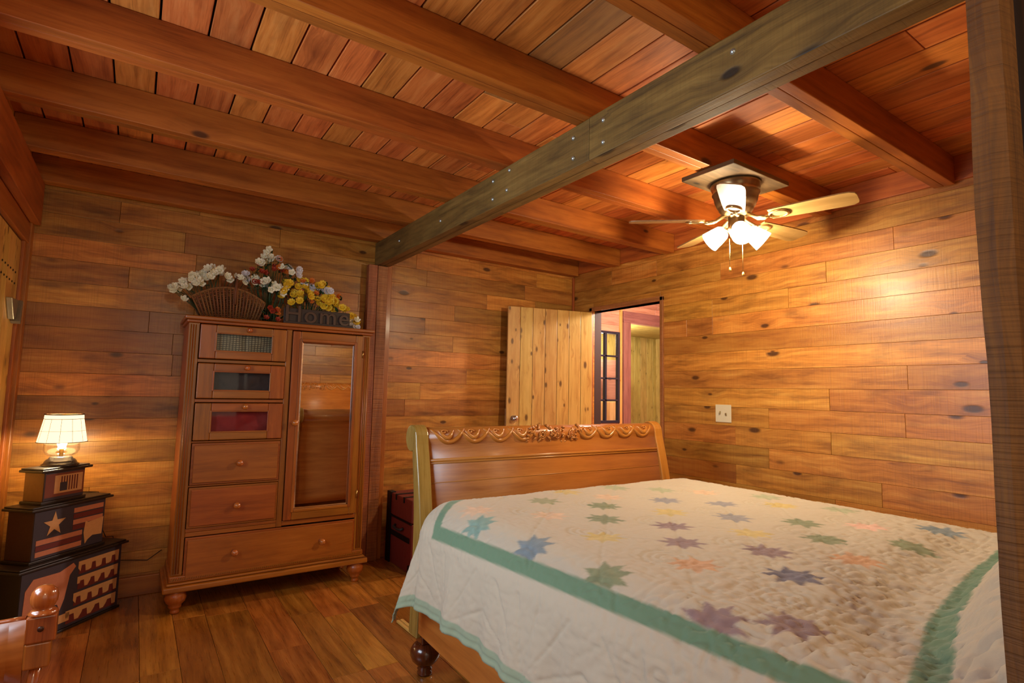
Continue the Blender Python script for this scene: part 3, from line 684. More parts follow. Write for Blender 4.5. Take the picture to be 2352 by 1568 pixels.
mid += arc(7, 0.56, 0.68, lambda x: 2.00, 0.03, ('red',))+arc(6, 0.68, 0.80, lambda x: 2.03, 0.03, ('red', 'orange'))+arc(8, 0.70, 0.84, lambda x: 2.055-0.5*(x-0.70), 0.02, ('pale', 'white'))+arc(9, 0.62, 0.78, lambda x: 1.90-0.25*(x-.62), 0.02, ('white2', 'white'))+[('red', 0.60, 3.74, 1.895), ('red', 0.575, 3.75, 1.90)]
bouquet('mixed_flower_bunch', 'tall bunch of white and rust red silk flowers behind the wicker basket', mid, (0.68, 3.84, ZT), leaves=95)
yl = arc(22, 0.76, 1.08, lambda x: 1.90-0.25*(x-.78), 0.035, ('yellow',))+arc(16, 0.72, 1.12, lambda x: 1.835, 0.03, ('yellow', 'orange'))+arc(9, 0.84, 1.04, lambda x: 1.965-0.2*(x-.84), 0.012, ('orange', 'yellow'))+arc(8, 0.88, 1.04, lambda x: 1.925-0.2*(x-.88), 0.014, ('pale',))+arc(6, 1.02, 1.14, lambda x: 1.86-0.6*(x-1.02), 0.018, ('yellow',))
yl = [(k, x, y-0.0, z) for k, x, y, z in yl]
bouquet('yellow_flower_bunch', 'bunch of yellow and orange silk daisies above the dark word sign', yl, (0.93, 3.86, ZT), leaves=90)
lo_ = arc(5, 1.13, 1.23, lambda x: 1.80-1.0*(x-1.13), 0.012, ('yellow',))+arc(6, 1.14, 1.23, lambda x: 1.665, 0.008, ('pink', 'pale'))+arc(3, 1.16, 1.24, lambda x: 1.70, 0.01, ('white',))
lo_ = [(k, x, 3.725+(y-3.755)*0.4, z) for k, x, y, z in lo_]
bouquet('small_flower_sprig', 'little pink and yellow flower sprig at the right end of the wardrobe top', lo_, (1.19, 3.735, ZT), leaves=8)
sm2 = arc(7, 0.665, 0.735, lambda x: 1.70, 0.03, ('orange', 'red'))
sm2 = [(k, x, 3.665+rfw.uniform(-.008, .008), z) for k, x, y, z in sm2]
bouquet('berry_sprig', 'dark sprig of small orange and red blooms between basket and word sign', sm2, (0.70, 3.69, ZT), leaves=20)
# word sign
sg = thing('word_sign', 'dark brown cut-out sign reading Home standing on the wardrobe top', 'sign', (0.95, 3.635, ZT))
DK = plain('sign_brown', srgb(50, 32, 24), 0.55)
mb = MB(); mb.box((-0.21, 0.0, 0.0), (0.23, 0.018, 0.022)); mb.box((-0.21, 0.010, 0.020), (0.21, 0.018, 0.105)); mb.build('backing', DK, sg, bevel=0.003)
cu = bpy.data.curves.new('Home', 'FONT'); cu.body = 'Home'; cu.size = 0.155; cu.extrude = 0.005; cu.bevel_depth = 0.0012; cu.space_character = 1.12
to = bpy.data.objects.new('tmp', cu); COL.objects.link(to); dg = bpy.context.evaluated_depsgraph_get(); me = bpy.data.meshes.new_from_object(to.evaluated_get(dg)); bpy.data.objects.remove(to)
xs_ = [v.co.x for v in me.vertices]; cx = (min(xs_)+max(xs_))/2; kx = 0.40/(max(xs_)-min(xs_))
for v in me.vertices: v.co = Vector(((v.co.x-cx)*kx, v.co.z*-1+0.003, v.co.y*0.98+0.018))
me.materials.clear(); me.materials.append(plain('sign_letters', srgb(76, 50, 36), 0.4))
lo2 = bpy.data.objects.new('lettering', me); COL.objects.link(lo2); lo2.parent = sg

# ------------------------------------------------------------------ stacked painted boxes and lamp
d2 = Vector((0.69, 0.724, 0)).normalized(); A_ = math.atan2(d2.y, d2.x)
BP = Vector((0.013, 3.872, 0))
BLK = plain('box_black', srgb(40, 28, 20), 0.45); NAV = plain('box_navy', srgb(56, 46, 56), 0.6); TAN = plain('paint_tan', srgb(204, 150, 96), 0.6); RED = plain('paint_red', srgb(104, 34, 28), 0.6); PNK = plain('paint_salmon', srgb(192, 118, 84), 0.6); GLD = plain('box_gold_side', srgb(120, 82, 40), 0.5)
def pbox(name, label, s0, s1, z0, z1, c, dep, over, side_mat=BLK):
    """painted box: local x along the front, local -y is the front"""
    org = BP+d2*s0+Vector((0.724, -0.69, 0))*c; t = thing(name, label, 'box', (org.x, org.y, z0), A_)
    Lx = s1-s0; h = z1-z0
    mb = MB(); mb.box((0.012, 0.006, 0.014), (Lx-0.012, dep-0.006, h-0.020)); mb.build('body', side_mat, t, bevel=0.002)
    mb = MB(); mb.box((0.0, -0.004, 0.0), (Lx, dep+0.0, 0.014)); mb.build('plinth', BLK, t, bevel=0.003)
    mb = MB(); mb.box((-over, -over, h-0.020), (Lx+over, dep, h-0.008)); mb.box((-over*.4, -over*.4, h-0.008), (Lx+over*.4, dep, h)); mb.build('lid', BLK, t, bevel=0.003)
    mb = MB(); mb.box((0.014, 0.002, 0.016), (Lx-0.014, 0.006, h-0.022)); mb.build('front_panel', NAV, t)
    return t, Lx, h
def flat(t, poly, mat, name='painting', y=0.0015):
    mb = MB(); mb.prism(poly, y-0.001, y+0.0005, 'y'); return mb.build(name, mat, t)
b1, L1, h1 = pbox('painted_box', 'largest painted box at the bottom of the stack, tan arches on dark red', -0.575, -0.005, 0.0, 0.368, 0.0, 0.205, 0.016)
for k, (zz, xa) in enumerate(((0.292, 0.30), (0.215, 0.30), (0.138, 0.285), (0.062, 0.25))):
    xe = L1-0.03; poly = [(xa, zz+0.03), (xa, zz+0.008)]; poly = [(xa, zz+0.030)]
    n = 4; wx = (xe-xa)/n; pts = [(xa, zz+0.03), (xa, zz-0.004)]
    for i in range(n):
        x0 = xa+i*wx; pts += [(x0+wx*.22, zz-0.004 if k % 2 else zz-0.022), (x0+wx*.28, zz+0.008), (x0+wx*.62, zz+0.008), (x0+wx*.70, zz-0.026), (x0+wx*.98, zz-0.026)]
    pts += [(xe, zz+0.03)]
    flat(b1, pts, TAN)
    flat(b1, [(xa+0.004, zz-0.034), (xe-0.004, zz-0.034), (xe-0.004, zz+0.007), (xa+0.004, zz+0.007)], RED, 'red_ground', 0.0022)
flat(b1, [(0.03, 0.12), (0.05, 0.105), (0.065, 0.14), (0.12, 0.15), (0.20, 0.145), (0.215, 0.11), (0.235, 0.16), (0.255, 0.27), (0.285, 0.305), (0.27, 0.325), (0.20, 0.30), (0.07, 0.305), (0.035, 0.26)], PNK, 'animal_painting')
flat(b1, [(0.02, 0.045), (0.27, 0.045), (0.27, 0.085), (0.02, 0.085)], TAN)
b2, L2, h2_ = pbox('painted_box', 'middle painted box of the stack with star and flag stripes', -0.515, -0.105, 0.3685, 0.638, -0.03, 0.16, 0.018, plain('box_brown_side', srgb(70, 38, 20), 0.5))
for (x0, x1, z, m_) in ((0.215, 0.385, 0.215, PNK), (0.215, 0.385, 0.185, RED), (0.215, 0.385, 0.155, PNK), (0.215, 0.30, 0.128, RED), (0.03, 0.27, 0.095, PNK), (0.03, 0.27, 0.068, RED), (0.03, 0.27, 0.04, PNK)):
    flat(b2, [(x0, z-0.012), (x1, z-0.012), (x1, z+0.012), (x0, z+0.012)], m_, 'stripe')
st = []
for k in range(10):
    r_ = 0.062 if k % 2 == 0 else 0.024; a = PI/2+k*PI/5; st.append((0.115+r_*math.cos(a)*0.95, 0.170+r_*math.sin(a)))
flat(b2, st, TAN, 'star', 0.001)
flat(b2, [(0.29, 0.03), (0.305, 0.05), (0.33, 0.065), (0.385, 0.06), (0.39, 0.15), (0.30, 0.14), (0.285, 0.15), (0.278, 0.09)], TAN, 'animal_painting', 0.0005)
b3, L3, h3_ = pbox('painted_box', 'smallest painted box on top of the stack, directly under the lamp', -0.462, -0.222, 0.6385, 0.815, -0.055, 0.125, 0.016, GLD)
flat(b3, [(0.018, 0.03), (0.225, 0.03), (0.225, 0.145), (0.018, 0.145)], plain('paint_brick', srgb(120, 56, 34), 0.6), 'ground_panel', 0.0022)
flat(b3, [(0.065, 0.045), (0.215, 0.045), (0.215, 0.135), (0.065, 0.135)], TAN, 'flag_panel')
for k in range(7): flat(b3, [(0.098+k*0.014, 0.055), (0.104+k*0.014, 0.055), (0.104+k*0.014, 0.128), (0.098+k*0.014, 0.128)], RED, 'flag_stripe', 0.0005)
flat(b3, [(0.094, 0.055), (0.132, 0.055), (0.132, 0.098), (0.094, 0.098)], NAV, 'flag_canton', 0.0)
# lamp
lc = BP+d2*(-0.325)+Vector((0.724, -0.69, 0))*(-0.115)
lp = thing('table_lamp', 'small lit lamp with pale shade standing on the painted boxes', 'lamp', (lc.x, lc.y, 0.8155), A_)
mb = MB(); mb.lathe([(0.078, 0), (0.080, 0.006), (0.070, 0.012), (0.066, 0.022), (0.060, 0.030), (0.052, 0.034), (0.048, 0.042), (0.040, 0.046), (0.0, 0.047)], seg=32, cap=False); mb.build('base', plain('pewter_base', srgb(70, 60, 56), 0.25, 0.6), lp)
mb = MB(); mb.lathe([(0.046, 0.046), (0.066, 0.058), (0.076, 0.078), (0.076, 0.100), (0.072, 0.128)], seg=32, cap=False); g_ = mb.build('glass_font', glass('thin_glass', refl=0.15), lp)
g_.modifiers.new('s', 'SOLIDIFY').thickness = 0.0015
mb = MB(); mb.lathe([(0.010, 0.046), (0.010, 0.078), (0.014, 0.080), (0.012, 0.086)], seg=12); mb.tube([(0, 0, 0.08), (0, 0, 0.262)], 0.002, 6); mb.tube([(-0.07, 0, 0.262), (0.07, 0, 0.262)], 0.0015, 6); mb.build('stem', plain('brass', srgb(196, 150, 80), 0.3, 0.9), lp)
mb = MB(); mb.lathe([(0.006, 0.086), (0.016, 0.096), (0.021, 0.110), (0.018, 0.124), (0.008, 0.133), (0, 0.135)], seg=16); mb.build('bulb', plain('lamp_bulb', (1, .9, .75), 0.4, emit=(1.0, 0.80, 0.46), estr=420), lp)
sh = plain('lamp_shade_cloth', srgb(236, 220, 184), 0.8, emit=(1.0, 0.82, 0.52), estr=1.25, var=0.05)
mb = MB(); pr = [(0.105, 0.120), (0.1025, 0.133), (0.083, 0.240), (0.081, 0.262)]
mb.lathe(pr, seg=48, cap=False); o_ = mb.build('shade', sh, lp); sd = o_.modifiers.new('s', 'SOLIDIFY'); sd.thickness = 0.0015
mb = MB()
for r_, z_, t_ in ((0.1055, 0.1205, 0.0018), (0.0835, 0.2395, 0.0012), (0.0815, 0.2620, 0.0030), (0.0955, 0.178, 0.0007)):
    mb.tube([(r_*math.cos(a), r_*math.sin(a), z_) for a in np.linspace(0, 2*PI, 49)[:-1]], t_, 6, closed=True)
for k in range(12):
    a = k*PI/6+.2; mb.tube([(0.1045*math.cos(a), 0.1045*math.sin(a), 0.123), (0.083*math.cos(a), 0.083*math.sin(a), 0.240)], 0.0007, 5)
mb.build('shade_trim', plain('shade_binding', srgb(96, 62, 36), 0.7), lp)

# cord
mb = MB(); c0 = BP+d2*(-0.2)+Vector((0.724, -0.69, 0))*(-0.16)
sc_ = lambda a, c, z: (BP.x+d2.x*a+0.724*c, BP.y+d2.y*a-0.69*c, z)
mb.tube([sc_(-.192, -.14, .800), sc_(-.178, -.14, .70), sc_(-.165, -.14, .650), sc_(-.12, -.14, .6425), sc_(-.072, -.13, .635), sc_(-.060, -.12, .56), sc_(-.045, -.12, .44), sc_(-.02, -.11, .378), sc_(.018, -.10, .372), sc_(.030, -.09, .30), sc_(.05, -.09, .23), (0.13, 4.005, .20), (0.20, 4.005, .25)], 0.0025, 6)
tag(mb.build('lamp_cord', BLK), 'thin dark cord trailing from the painted boxes toward the wardrobe', 'cord')

# ------------------------------------------------------------------ trunk
tr = thing('storage_trunk', 'dark red trunk with black corners between wardrobe post and bed', 'trunk', (1.61, 3.52, 0))
TRD = plain('trunk_red', srgb(104, 28, 16), 0.5, bump=0.3, bscale=30); IRON = plain('black_iron', srgb(25, 18, 14), 0.5, 0.6)
mb = MB(); mb.box((0.0, 0.0, 0.0), (0.80, 0.42, 0.33)); mb.build('body', TRD, tr, bevel=0.006)
mb = MB(); mb.box((-0.004, -0.004, 0.337), (0.804, 0.424, 0.49)); mb.build('lid', TRD, tr, bevel=0.008)
mb = MB()
for y_ in (0.12, 0.26):
    mb.box((-0.008, y_, 0.40), (0.60, y_+0.016, 0.498)) if False else mb.box((-0.010, y_, 0.455), (-0.004, y_+0.018, 0.496))
    mb.box((-0.010, y_, 0.490), (0.80, y_+0.018, 0.496))
for y_, z_ in ((0.42, 0.49),): mb.box((-0.010, y_-0.012, 0.0), (0.0, y_+0.006, 0.498))
mb.box((-0.012, 0.36, 0.0), (0.03, 0.428, 0.498)); mb.box((-0.012, -0.008, 0.0), (0.03, 0.03, 0.06)); mb.box((-0.008, 0.03, 0.20), (-0.001, 0.36, 0.235)); mb.box((-0.010, 0.0, 0.327), (0.0, 0.42, 0.337))
mb.build('iron_bands', IRON, tr, bevel=0.002)
mb = MB(); mb.tube([(-0.010, 0.12, 0.285), (-0.026, 0.13, 0.275), (-0.028, 0.19, 0.268), (-0.028, 0.25, 0.275), (-0.010, 0.26, 0.285)], 0.009, 8); mb.build('handle', plain('handle_leather', srgb(40, 30, 22), 0.6), tr)

# ------------------------------------------------------------------ ceiling fan
FX, FY = 2.49, 1.63
fan = thing('ceiling_fan', 'brass hugger ceiling fan with pale wood blades and frosted lights', 'ceiling fan', (FX, FY, 0))
mb = MB(); mb.box((-0.24, -0.15, 2.335), (0.24, 0.15, 2.3585), ax=0); mb.build('mounting_board', wood('patina_board', (60, 44, 26), (104, 82, 52), (136, 104, 66), rough=0.6, knots=0.3, tint=0.1, streak=0.7), fan, bevel=0.003)
BR = plain('antique_brass', srgb(150, 122, 84), 0.28, 0.85, var=0.2, bscale=8)
mb = MB(); mb.lathe([(0.0, 2.334), (0.122, 2.334), (0.124, 2.322), (0.116, 2.300), (0.112, 2.288), (0.116, 2.284), (0.116, 2.278), (0.110, 2.272), (0.104, 2.240), (0.092, 2.212), (0.084, 2.206), (0.084, 2.196), (0.070, 2.176), (0.056, 2.160), (0.0, 2.160)], seg=40, cap=False); mb.build('motor_housing', BR, fan)
mb = MB(); mb.lathe([(0.0, 2.160), (0.040, 2.160), (0.040, 2.105), (0.046, 2.100), (0.046, 2.088), (0.036, 2.078), (0.030, 2.060), (0.018, 2.045), (0.0, 2.040)], seg=28, cap=False); mb.build('light_hub', BR, fan)
WB = W_BLADE(); BZ = 2.142
ang0 = math.radians(-77)
for k in range(5):
    a = ang0+k*2*PI/5; M_ = T(0, 0, BZ) @ RZ(a) @ RX(math.radians(-12))
    out = []
    for x, hw in ((0.165, 0.046), (0.20, 0.050), (0.35, 0.057), (0.48, 0.060), (0.515, 0.057), (0.535, 0.044), (0.54, 0.025)): out.append((x, hw))
    poly = [(x, -hw) for x, hw in out]+[(x, hw) for x, hw in reversed(out)]
    mb = MB(); b_ = len(mb.v); mb.prism(poly, -0.003, 0.003, 'z', M=M_)
    mb.uv[-1] = [(p[0], p[1]) for p in poly]; mb.uv[-2] = [(p[0], p[1]) for p in reversed(poly)]
    bl = mb.build('blade', WB, fan)
    mb = MB(); mb.tube([tuple(M_ @ Vector((0.205+0.043*math.cos(t), 0.033*math.sin(t), -0.006))) for t in np.linspace(0, 2*PI, 25)[:-1]], 0.0065, 8, closed=True)
    mb.tube([tuple(T(0, 0, 0) @ RZ(a) @ Vector(p)) for p in ((0.045, 0.0, 2.170), (0.075, 0, 2.158), (0.105, 0.012, 2.135), (0.135, 0.010, 2.130), (0.165, 0, 2.135))], [0.010, 0.010, 0.009, 0.009, 0.007], 8)
    mb.tube([tuple(T(0, 0, 0) @ RZ(a) @ Vector(p)) for p in ((0.045, 0.0, 2.170), (0.080, -0.004, 2.152), (0.110, -0.016, 2.136), (0.140, -0.014, 2.132), (0.165, 0, 2.135))], [0.008]*5, 8)
    mb.build('blade_iron', plain('polished_brass', srgb(206, 176, 120), 0.22, 0.85), bl)
SG = plain('frosted_glass_lit', (1.0, 0.96, 0.88), 0.5, emit=(1.0, 0.90, 0.74), estr=9.0, var=0.0)
_n, _l = SG.node_tree.nodes, SG.node_tree.links; _t = _n.new('ShaderNodeBsdfTransparent'); _m = _n.new('ShaderNodeMixShader'); _m.inputs[0].default_value = 0.5
_l.new(_n['Principled BSDF'].outputs[0], _m.inputs[1]); _l.new(_t.outputs[0], _m.inputs[2]); _l.new(_m.outputs[0], _n['Material Output'].inputs['Surface'])
for k, a in enumerate((math.radians(226), math.radians(134), math.radians(-40))):
    tl = math.radians(52); M_ = T(0, 0, 2.103) @ RZ(a) @ T(0.040, 0, 0) @ RY(PI-tl)
    mb = MB(); mb.tube([(0.03*math.cos(a), 0.03*math.sin(a), 2.100), (0.056*math.cos(a), 0.056*math.sin(a), 2.090)], 0.010, 10)
    arm = mb.build('light_arm', BR, fan)
    mb = MB(); mb.lathe([(0.0, 0.020), (0.018, 0.020), (0.030, 0.025), (0.038, 0.036), (0.045, 0.070), (0.0525, 0.118), (0.051, 0.118), (0.0435, 0.070), (0.0365, 0.038), (0.028, 0.029), (0.0, 0.024)], M=M_, seg=32, cap=False)
    mb.build('glass_shade', SG, arm)
for (dx, dy, zl) in ((-0.018, 0.028, 1.90), (0.018, -0.022, 1.872)):
    mb = MB(); mb.tube([(dx, dy, 2.05), (dx, dy, zl)], 0.0014, 6); c_ = mb.build('pull_chain', plain('polished_brass', srgb(206, 176, 120), 0.22, 0.85), fan)
    mb = MB(); mb.lathe([(0, zl-0.022), (0.005, zl-0.021), (0.0062, zl-0.012), (0.003, zl), (0, zl+0.001)], M=T(dx, dy, 0), seg=12); mb.build('chain_fob', W_PINE(), c_)

# ------------------------------------------------------------------ bed
TB = math.radians(-1.5); PIV = Vector((1.12, 2.30, 0))
bed = thing('sleigh_bed', 'carved honey wood sleigh bed on dark bun feet', 'bed', PIV, TB)
# local frame: x across the bed, -y toward the head
WBED = W_BED()
def sleigh(h, thick, flip):
    """closed profile in (y,z) of a sleigh end; scroll leans to +y (times flip)"""
    ctr = []
    # centreline from floor rail up to the scroll
    for t in np.linspace(0, 1, 15):
        z = 0.16+(h-0.16-0.075)*t
        y = 0.0+0.020*math.sin(t*PI*1.05)*-1+0.055*t**2.6
        ctr.append((y, z))
    return ctr
H = 1.065
ctr = sleigh(H, 0.05, 1)
def side_post(name, x0, x1, h, ctr, par, mat, flip=1, t0=0.085, t1=0.055, y0=0.03, sr=0.062, bulge=0.0):
    Lp, Rp = [], []
    n = len(ctr)
    for i, (y, z) in enumerate(ctr):
        f = i/(n-1); th = (t0*(1-f)+t1*f)+bulge*math.exp(-((z-0.45)/0.22)**2)
        Lp.append((y-th/2, z)); Rp.append((y+th/2, z))
    cy, cz = ctr[-1][0]+sr*0.62, h-sr
    top = []
    for t in np.linspace(PI*0.98, -PI*0.62, 22): top.append((cy+sr*math.cos(t), cz+sr*math.sin(t)))
    poly = Lp+top+list(reversed(Rp))
    # remove crossings: right side near the scroll starts below it
    poly = Lp+top+[p for p in reversed(Rp) if p[1] < cz-sr*0.75]
    poly = [(y0+flip*(p[0]), p[1]) for p in poly]
    if flip < 0: poly.reverse()
    mb = MB(); mb.prism(list(reversed(poly)), x0, x1, 'x', rnd=.4, smooth=False, grain='cross')
    return mb.build(name, mat, par, bevel=0.006, seg=3), (cy, cz)
for x0, x1, nm in ((-0.035, 0.030, 'footboard_post'), (1.545, 1.610, 'footboard_post')):
    o_, (cy, cz) = side_post(nm, x0, x1, H+0.012, ctr, bed, wood('bed_side_wood', (112, 82, 34), (150, 116, 56), (172, 138, 74), rough=0.3, coat=0.5, knots=0.05, tint=0.05, bump=0.05) if x0 < 0 else WBED, bulge=0.02)
# footboard panel following the curve, carved scroll roll on top
def panel(ctr, x0, x1, th, h, sr, par, name, mat, zmin=0.24, y0=0.03, flip=1):
    c2 = [p for p in ctr if p[1] >= zmin]
    front = [(y-th/2, z) for y, z in c2]; backp = [(y+th/2, z) for y, z in c2]
    cy, cz = ctr[-1][0]+sr*0.62, h-sr
    top = [(cy+sr*math.cos(t), cz+sr*math.sin(t)) for t in np.linspace(PI*1.02, -PI*0.55, 26)]
    poly = front+top+[p for p in reversed(backp) if p[1] < cz-sr*0.8]
    poly = [(y0+flip*p[0], p[1]) for p in poly]
    if flip > 0: poly = list(reversed(poly))
    mb = MB(); mb.prism(poly, x0, x1, 'x', rnd=.6, smooth=True)
    for i in (-1, -2): mb.sm[i] = False
    return mb.build(name, mat, par), (cy, cz)
fp, (cy, cz) = panel(ctr, 0.030, 1.545, 0.030, H, 0.052, bed, 'footboard_panel', WBED)
# mouldings across the inner face
def yc(z, ctr=ctr): 
    for i in range(len(ctr)-1):
        if ctr[i][1] <= z <= ctr[i+1][1]:
            f = (z-ctr[i][1])/(ctr[i+1][1]-ctr[i][1]); return ctr[i][0]*(1-f)+ctr[i+1][0]*f
    return ctr[-1][0]
mb = MB()
for z, r_ in ((0.915, 0.008), (0.903, 0.005)): mb.tube([(0.030, 0.03+yc(z)-0.016, z), (1.545, 0.03+yc(z)-0.016, z)], r_, 8)
mb.tube([(0.030, 0.03+yc(0.815)-0.0145, 0.815), (1.545, 0.03+yc(0.815)-0.0145, 0.815)], 0.0025, 6)
mb.build('footboard_moulding', WBED, fp)
# carving: rope of S-scrolls, leafy centre
def carve(par, x0, x1, cy, cz, sr, y0, flip, nl, name):
    mb = MB()
    def on_roll(x, th, lift=0.004): return (x, y0+flip*(cy-(sr+lift)*math.cos(th)), cz+(sr+lift)*math.sin(th))
    L_ = x1-x0; cw = 0.34; side = (L_-cw)/2; step = side/nl
    for s in range(2):
        for k in range(nl):
            xs = x0+step*k if s == 0 else x1-step*k; dr = 1 if s == 0 else -1
            pts = []
            for t in np.linspace(0, 1, 22):
                xx = xs+dr*step*(0.02+1.30*t); th = 1.10-1.45*math.sin(t*PI)
                pts.append(on_roll(xx, th, -0.003))
            mb.tube(pts, [0.004+0.0085*math.sin(i/21*PI)**0.7 for i in range(22)], 7, rnd=.8)
            pts = []
            for t in np.linspace(0, 1, 16):
                xx = xs+dr*step*(0.28+0.62*t); th = 1.00-0.95*math.sin(t*PI)
                pts.append(on_roll(xx, th, -0.003))
            mb.tube(pts, [0.003+0.0105*math.sin(i/15*PI) for i in range(16)], 7, rnd=.8)
            pts = [on_roll(xs+dr*step*(0.5+0.14*math.cos(t)*(1-t/9)), 0.62+0.22*math.sin(t)*(1-t/9), 0.002) for t in np.linspace(0, 7, 18)]
            mb.tube(pts, 0.004, 6, rnd=.9)
    rr = random.Random(8); xc = (x0+x1)/2
    for _ in range(60):
        xx = xc+rr.uniform(-cw/2-0.02, cw/2+0.02); th = rr.uniform(-0.75, 1.05); a = rr.uniform(0, 6.28); l_ = rr.uniform(0.012, 0.034)
        pts = [on_roll(xx+l_*math.cos(a+0.8*t)*t, th+l_*math.sin(a+0.8*t)*t/sr, 0.002+0.004*math.sin(t*PI)) for t in np.linspace(0, 1, 8)]
        mb.tube(pts, [0.0015+0.0055*math.sin(i/7*PI) for i in range(8)], 6, rnd=.9)
    for _ in range(3):
        x_ = xc+(_-1)*0.10
        for r_ in (0.010, 0.019): mb.tube([on_roll(x_+r_*math.cos(t), 0.1+r_*math.sin(t)/sr, 0.006) for t in np.linspace(0, 2*PI, 15)[:-1]], 0.004, 6, closed=True)
    return mb.build(name, WBED, par)
carve(fp, 0.04, 1.535, cy, cz, 0.052, 0.03, 1, 4, 'carving')
# head board: taller, near the camera
HH = 1.21
ctrh = [(y*1.0, 0.16+(z-0.16)*(HH-0.235)/(H-0.235)) for y, z in ctr]
YH = -2.16
for x0, x1 in ((-0.02, 0.030), (1.545, 1.610)):
    side_post('headboard_post', x0, x1, HH, ctrh, bed, WBED, flip=-1, y0=YH, bulge=0.03, t0=0.09)
hp, (cyh, czh) = panel(ctrh, 0.030, 1.545, 0.030, HH+0.10, 0.06, bed, 'headboard_panel', WBED, y0=YH, flip=-1)
carve(hp, 0.04, 1.535, cyh, czh, 0.06, YH, -1, 4, 'carving')
# rails and feet
mb = MB(); mb.box((-0.030, -2.12, 0.185), (0.0, -0.02, 0.39), ax=1); mb.build('side_rail', WBED, bed, bevel=0.004)
mb = MB(); mb.box((1.553, -2.12, 0.185), (1.583, -0.02, 0.37), ax=1); mb.build('side_rail', WBED, bed, bevel=0.004)
mb = MB(); mb.box((0.0, -2.12, 0.20), (1.552, -0.02, 0.24)); mb.build('slat_base', WBED, bed)
legp = [(r*1.42 if 0.04 < z < 0.13 else r*1.2, z*1.0) for r, z in [(0.0, 0), (0.026, 0.0), (0.028, 0.010), (0.023, 0.018), (0.028, 0.026), (0.024, 0.034), (0.028, 0.045), (0.040, 0.062), (0.047, 0.085), (0.047, 0.105), (0.040, 0.122), (0.036, 0.134), (0.0, 0.134)]]
for x, y in ((0.018, 0.0), (1.575, 0.0), (0.018, -2.16), (1.575, -2.16)):
    mb = MB(); mb.lathe(legp, M=T(x, y, 0), seg=32, cap=False); l_ = mb.build('foot', W_DARK(), bed)
    mb = MB(); mb.prism([(x-0.034, y-0.034), (x+0.034, y-0.034), (x+0.034, y+0.034), (x-0.034, y+0.034)], 0.134, 0.172, 'z'); mb.build('foot_block', W_DARK(), l_, bevel=0.006)
# mattress
mt = thing('mattress', 'mattress under the patchwork quilt, hidden on the bed rails', 'mattress', PIV, TB)
mb = MB(); mb.box((0.035, -2.05, 0.245), (1.54, -0.125, 0.60)); mb.build('mattress_body', plain('ticking', srgb(220, 214, 200), 0.9), mt, bevel=0.05, seg=4)

# ---- quilt
cuv = np.array([math.cos(TB), math.sin(TB)]); cvv = np.array([math.sin(TB), -math.cos(TB)])
rad = 0.15
def vnoise(x, y, seed):
    r = np.random.RandomState(seed); G = r.rand(257, 257)
    xi = np.floor(x).astype(int); yi = np.floor(y).astype(int); fx_ = x-xi; fy_ = y-yi
    fx_ = fx_*fx_*(3-2*fx_); fy_ = fy_*fy_*(3-2*fy_); xi %= 256; yi %= 256
    return (G[xi, yi]*(1-fx_)+G[xi+1, yi]*fx_)*(1-fy_)+(G[xi, yi+1]*(1-fx_)+G[xi+1, yi+1]*fx_)*fy_
WQ = 1.42; st_ = 0.006
av = np.arange(-0.478, WQ+0.36, st_); bv = np.arange(-0.335, 1.812, st_)
Aq, Bq = np.meshgrid(av, bv, indexing='ij')
da = np.where(Aq < 0, -Aq, np.where(Aq > WQ, Aq-WQ, 0)); sa = np.where(Aq < 0, -1.0, 1.0); db = np.maximum(0, -Bq)
hemtrim = np.clip(1-0.10*Bq/1.9*np.where(Aq < 0, 1, 0), 0, 1); da = da*hemtrim
rho = np.hypot(da, db)+1e-9; rcx = rad*PI/2
rip = 0.010*np.sin(Bq*21+2*np.sin(Bq*5))+0.006*np.sin(Bq*47+1)
hh = np.where(rho < rcx, rad*np.sin(np.minimum(rho, rcx)/rad), rad+(0.10+0.22*np.clip(db/0.15, 0, 1)*np.clip(da/0.15, 0, 1))*(rho-rcx)+rip*np.clip((rho-rcx)/0.2, 0, 1)*np.where(db > 0.02, 0.3, 1))
# the flap over the foot stays close to the mattress
hh = np.where((db > 0) & (da == 0), np.minimum(hh, rad+0.006), hh)
dd_ = np.where(rho < rcx, rad*(1-np.cos(np.minimum(rho, rcx)/rad)), rad+(rho-rcx))
cornerw = np.clip(da/0.12, 0, 1)
hy_ = np.where(db > 0, (rad*np.sin(np.minimum(rho, rcx)/rad))*(1-cornerw)+hh*cornerw, 0)
uu = np.clip(Aq, 0, WQ)+sa*hh*da/rho; vv = np.maximum(Bq, 0)-hy_*db/rho
bh = np.interp(Aq, [-0.45, -0.16, -0.06, 0.32, 0.66, 0.96, 1.24, 1.74], [1.80, 1.74, 1.705, 1.595, 1.53, 1.49, 1.46, 1.42])
mound = 0.150*(lambda t: t*t*(3-2*t))(np.clip((vv-bh+0.01)/0.15, 0, 1))
edge = np.clip(np.minimum(Aq+0.02, WQ-Aq)/0.16, 0, 1); edge = edge*edge*(3-2*edge)
twob = 0.75+0.25*np.abs(np.sin((Aq-0.02)/0.75*PI))          # two pillows side by side
zz = 0.775-dd_+mound*(0.35+0.65*edge*twob)-0.022*np.exp(-((vv-bh+0.10)/0.09)**2)*edge
zz += 0.006*(vnoise(Aq*6+9, Bq*6+3, 5)-0.5)*edge
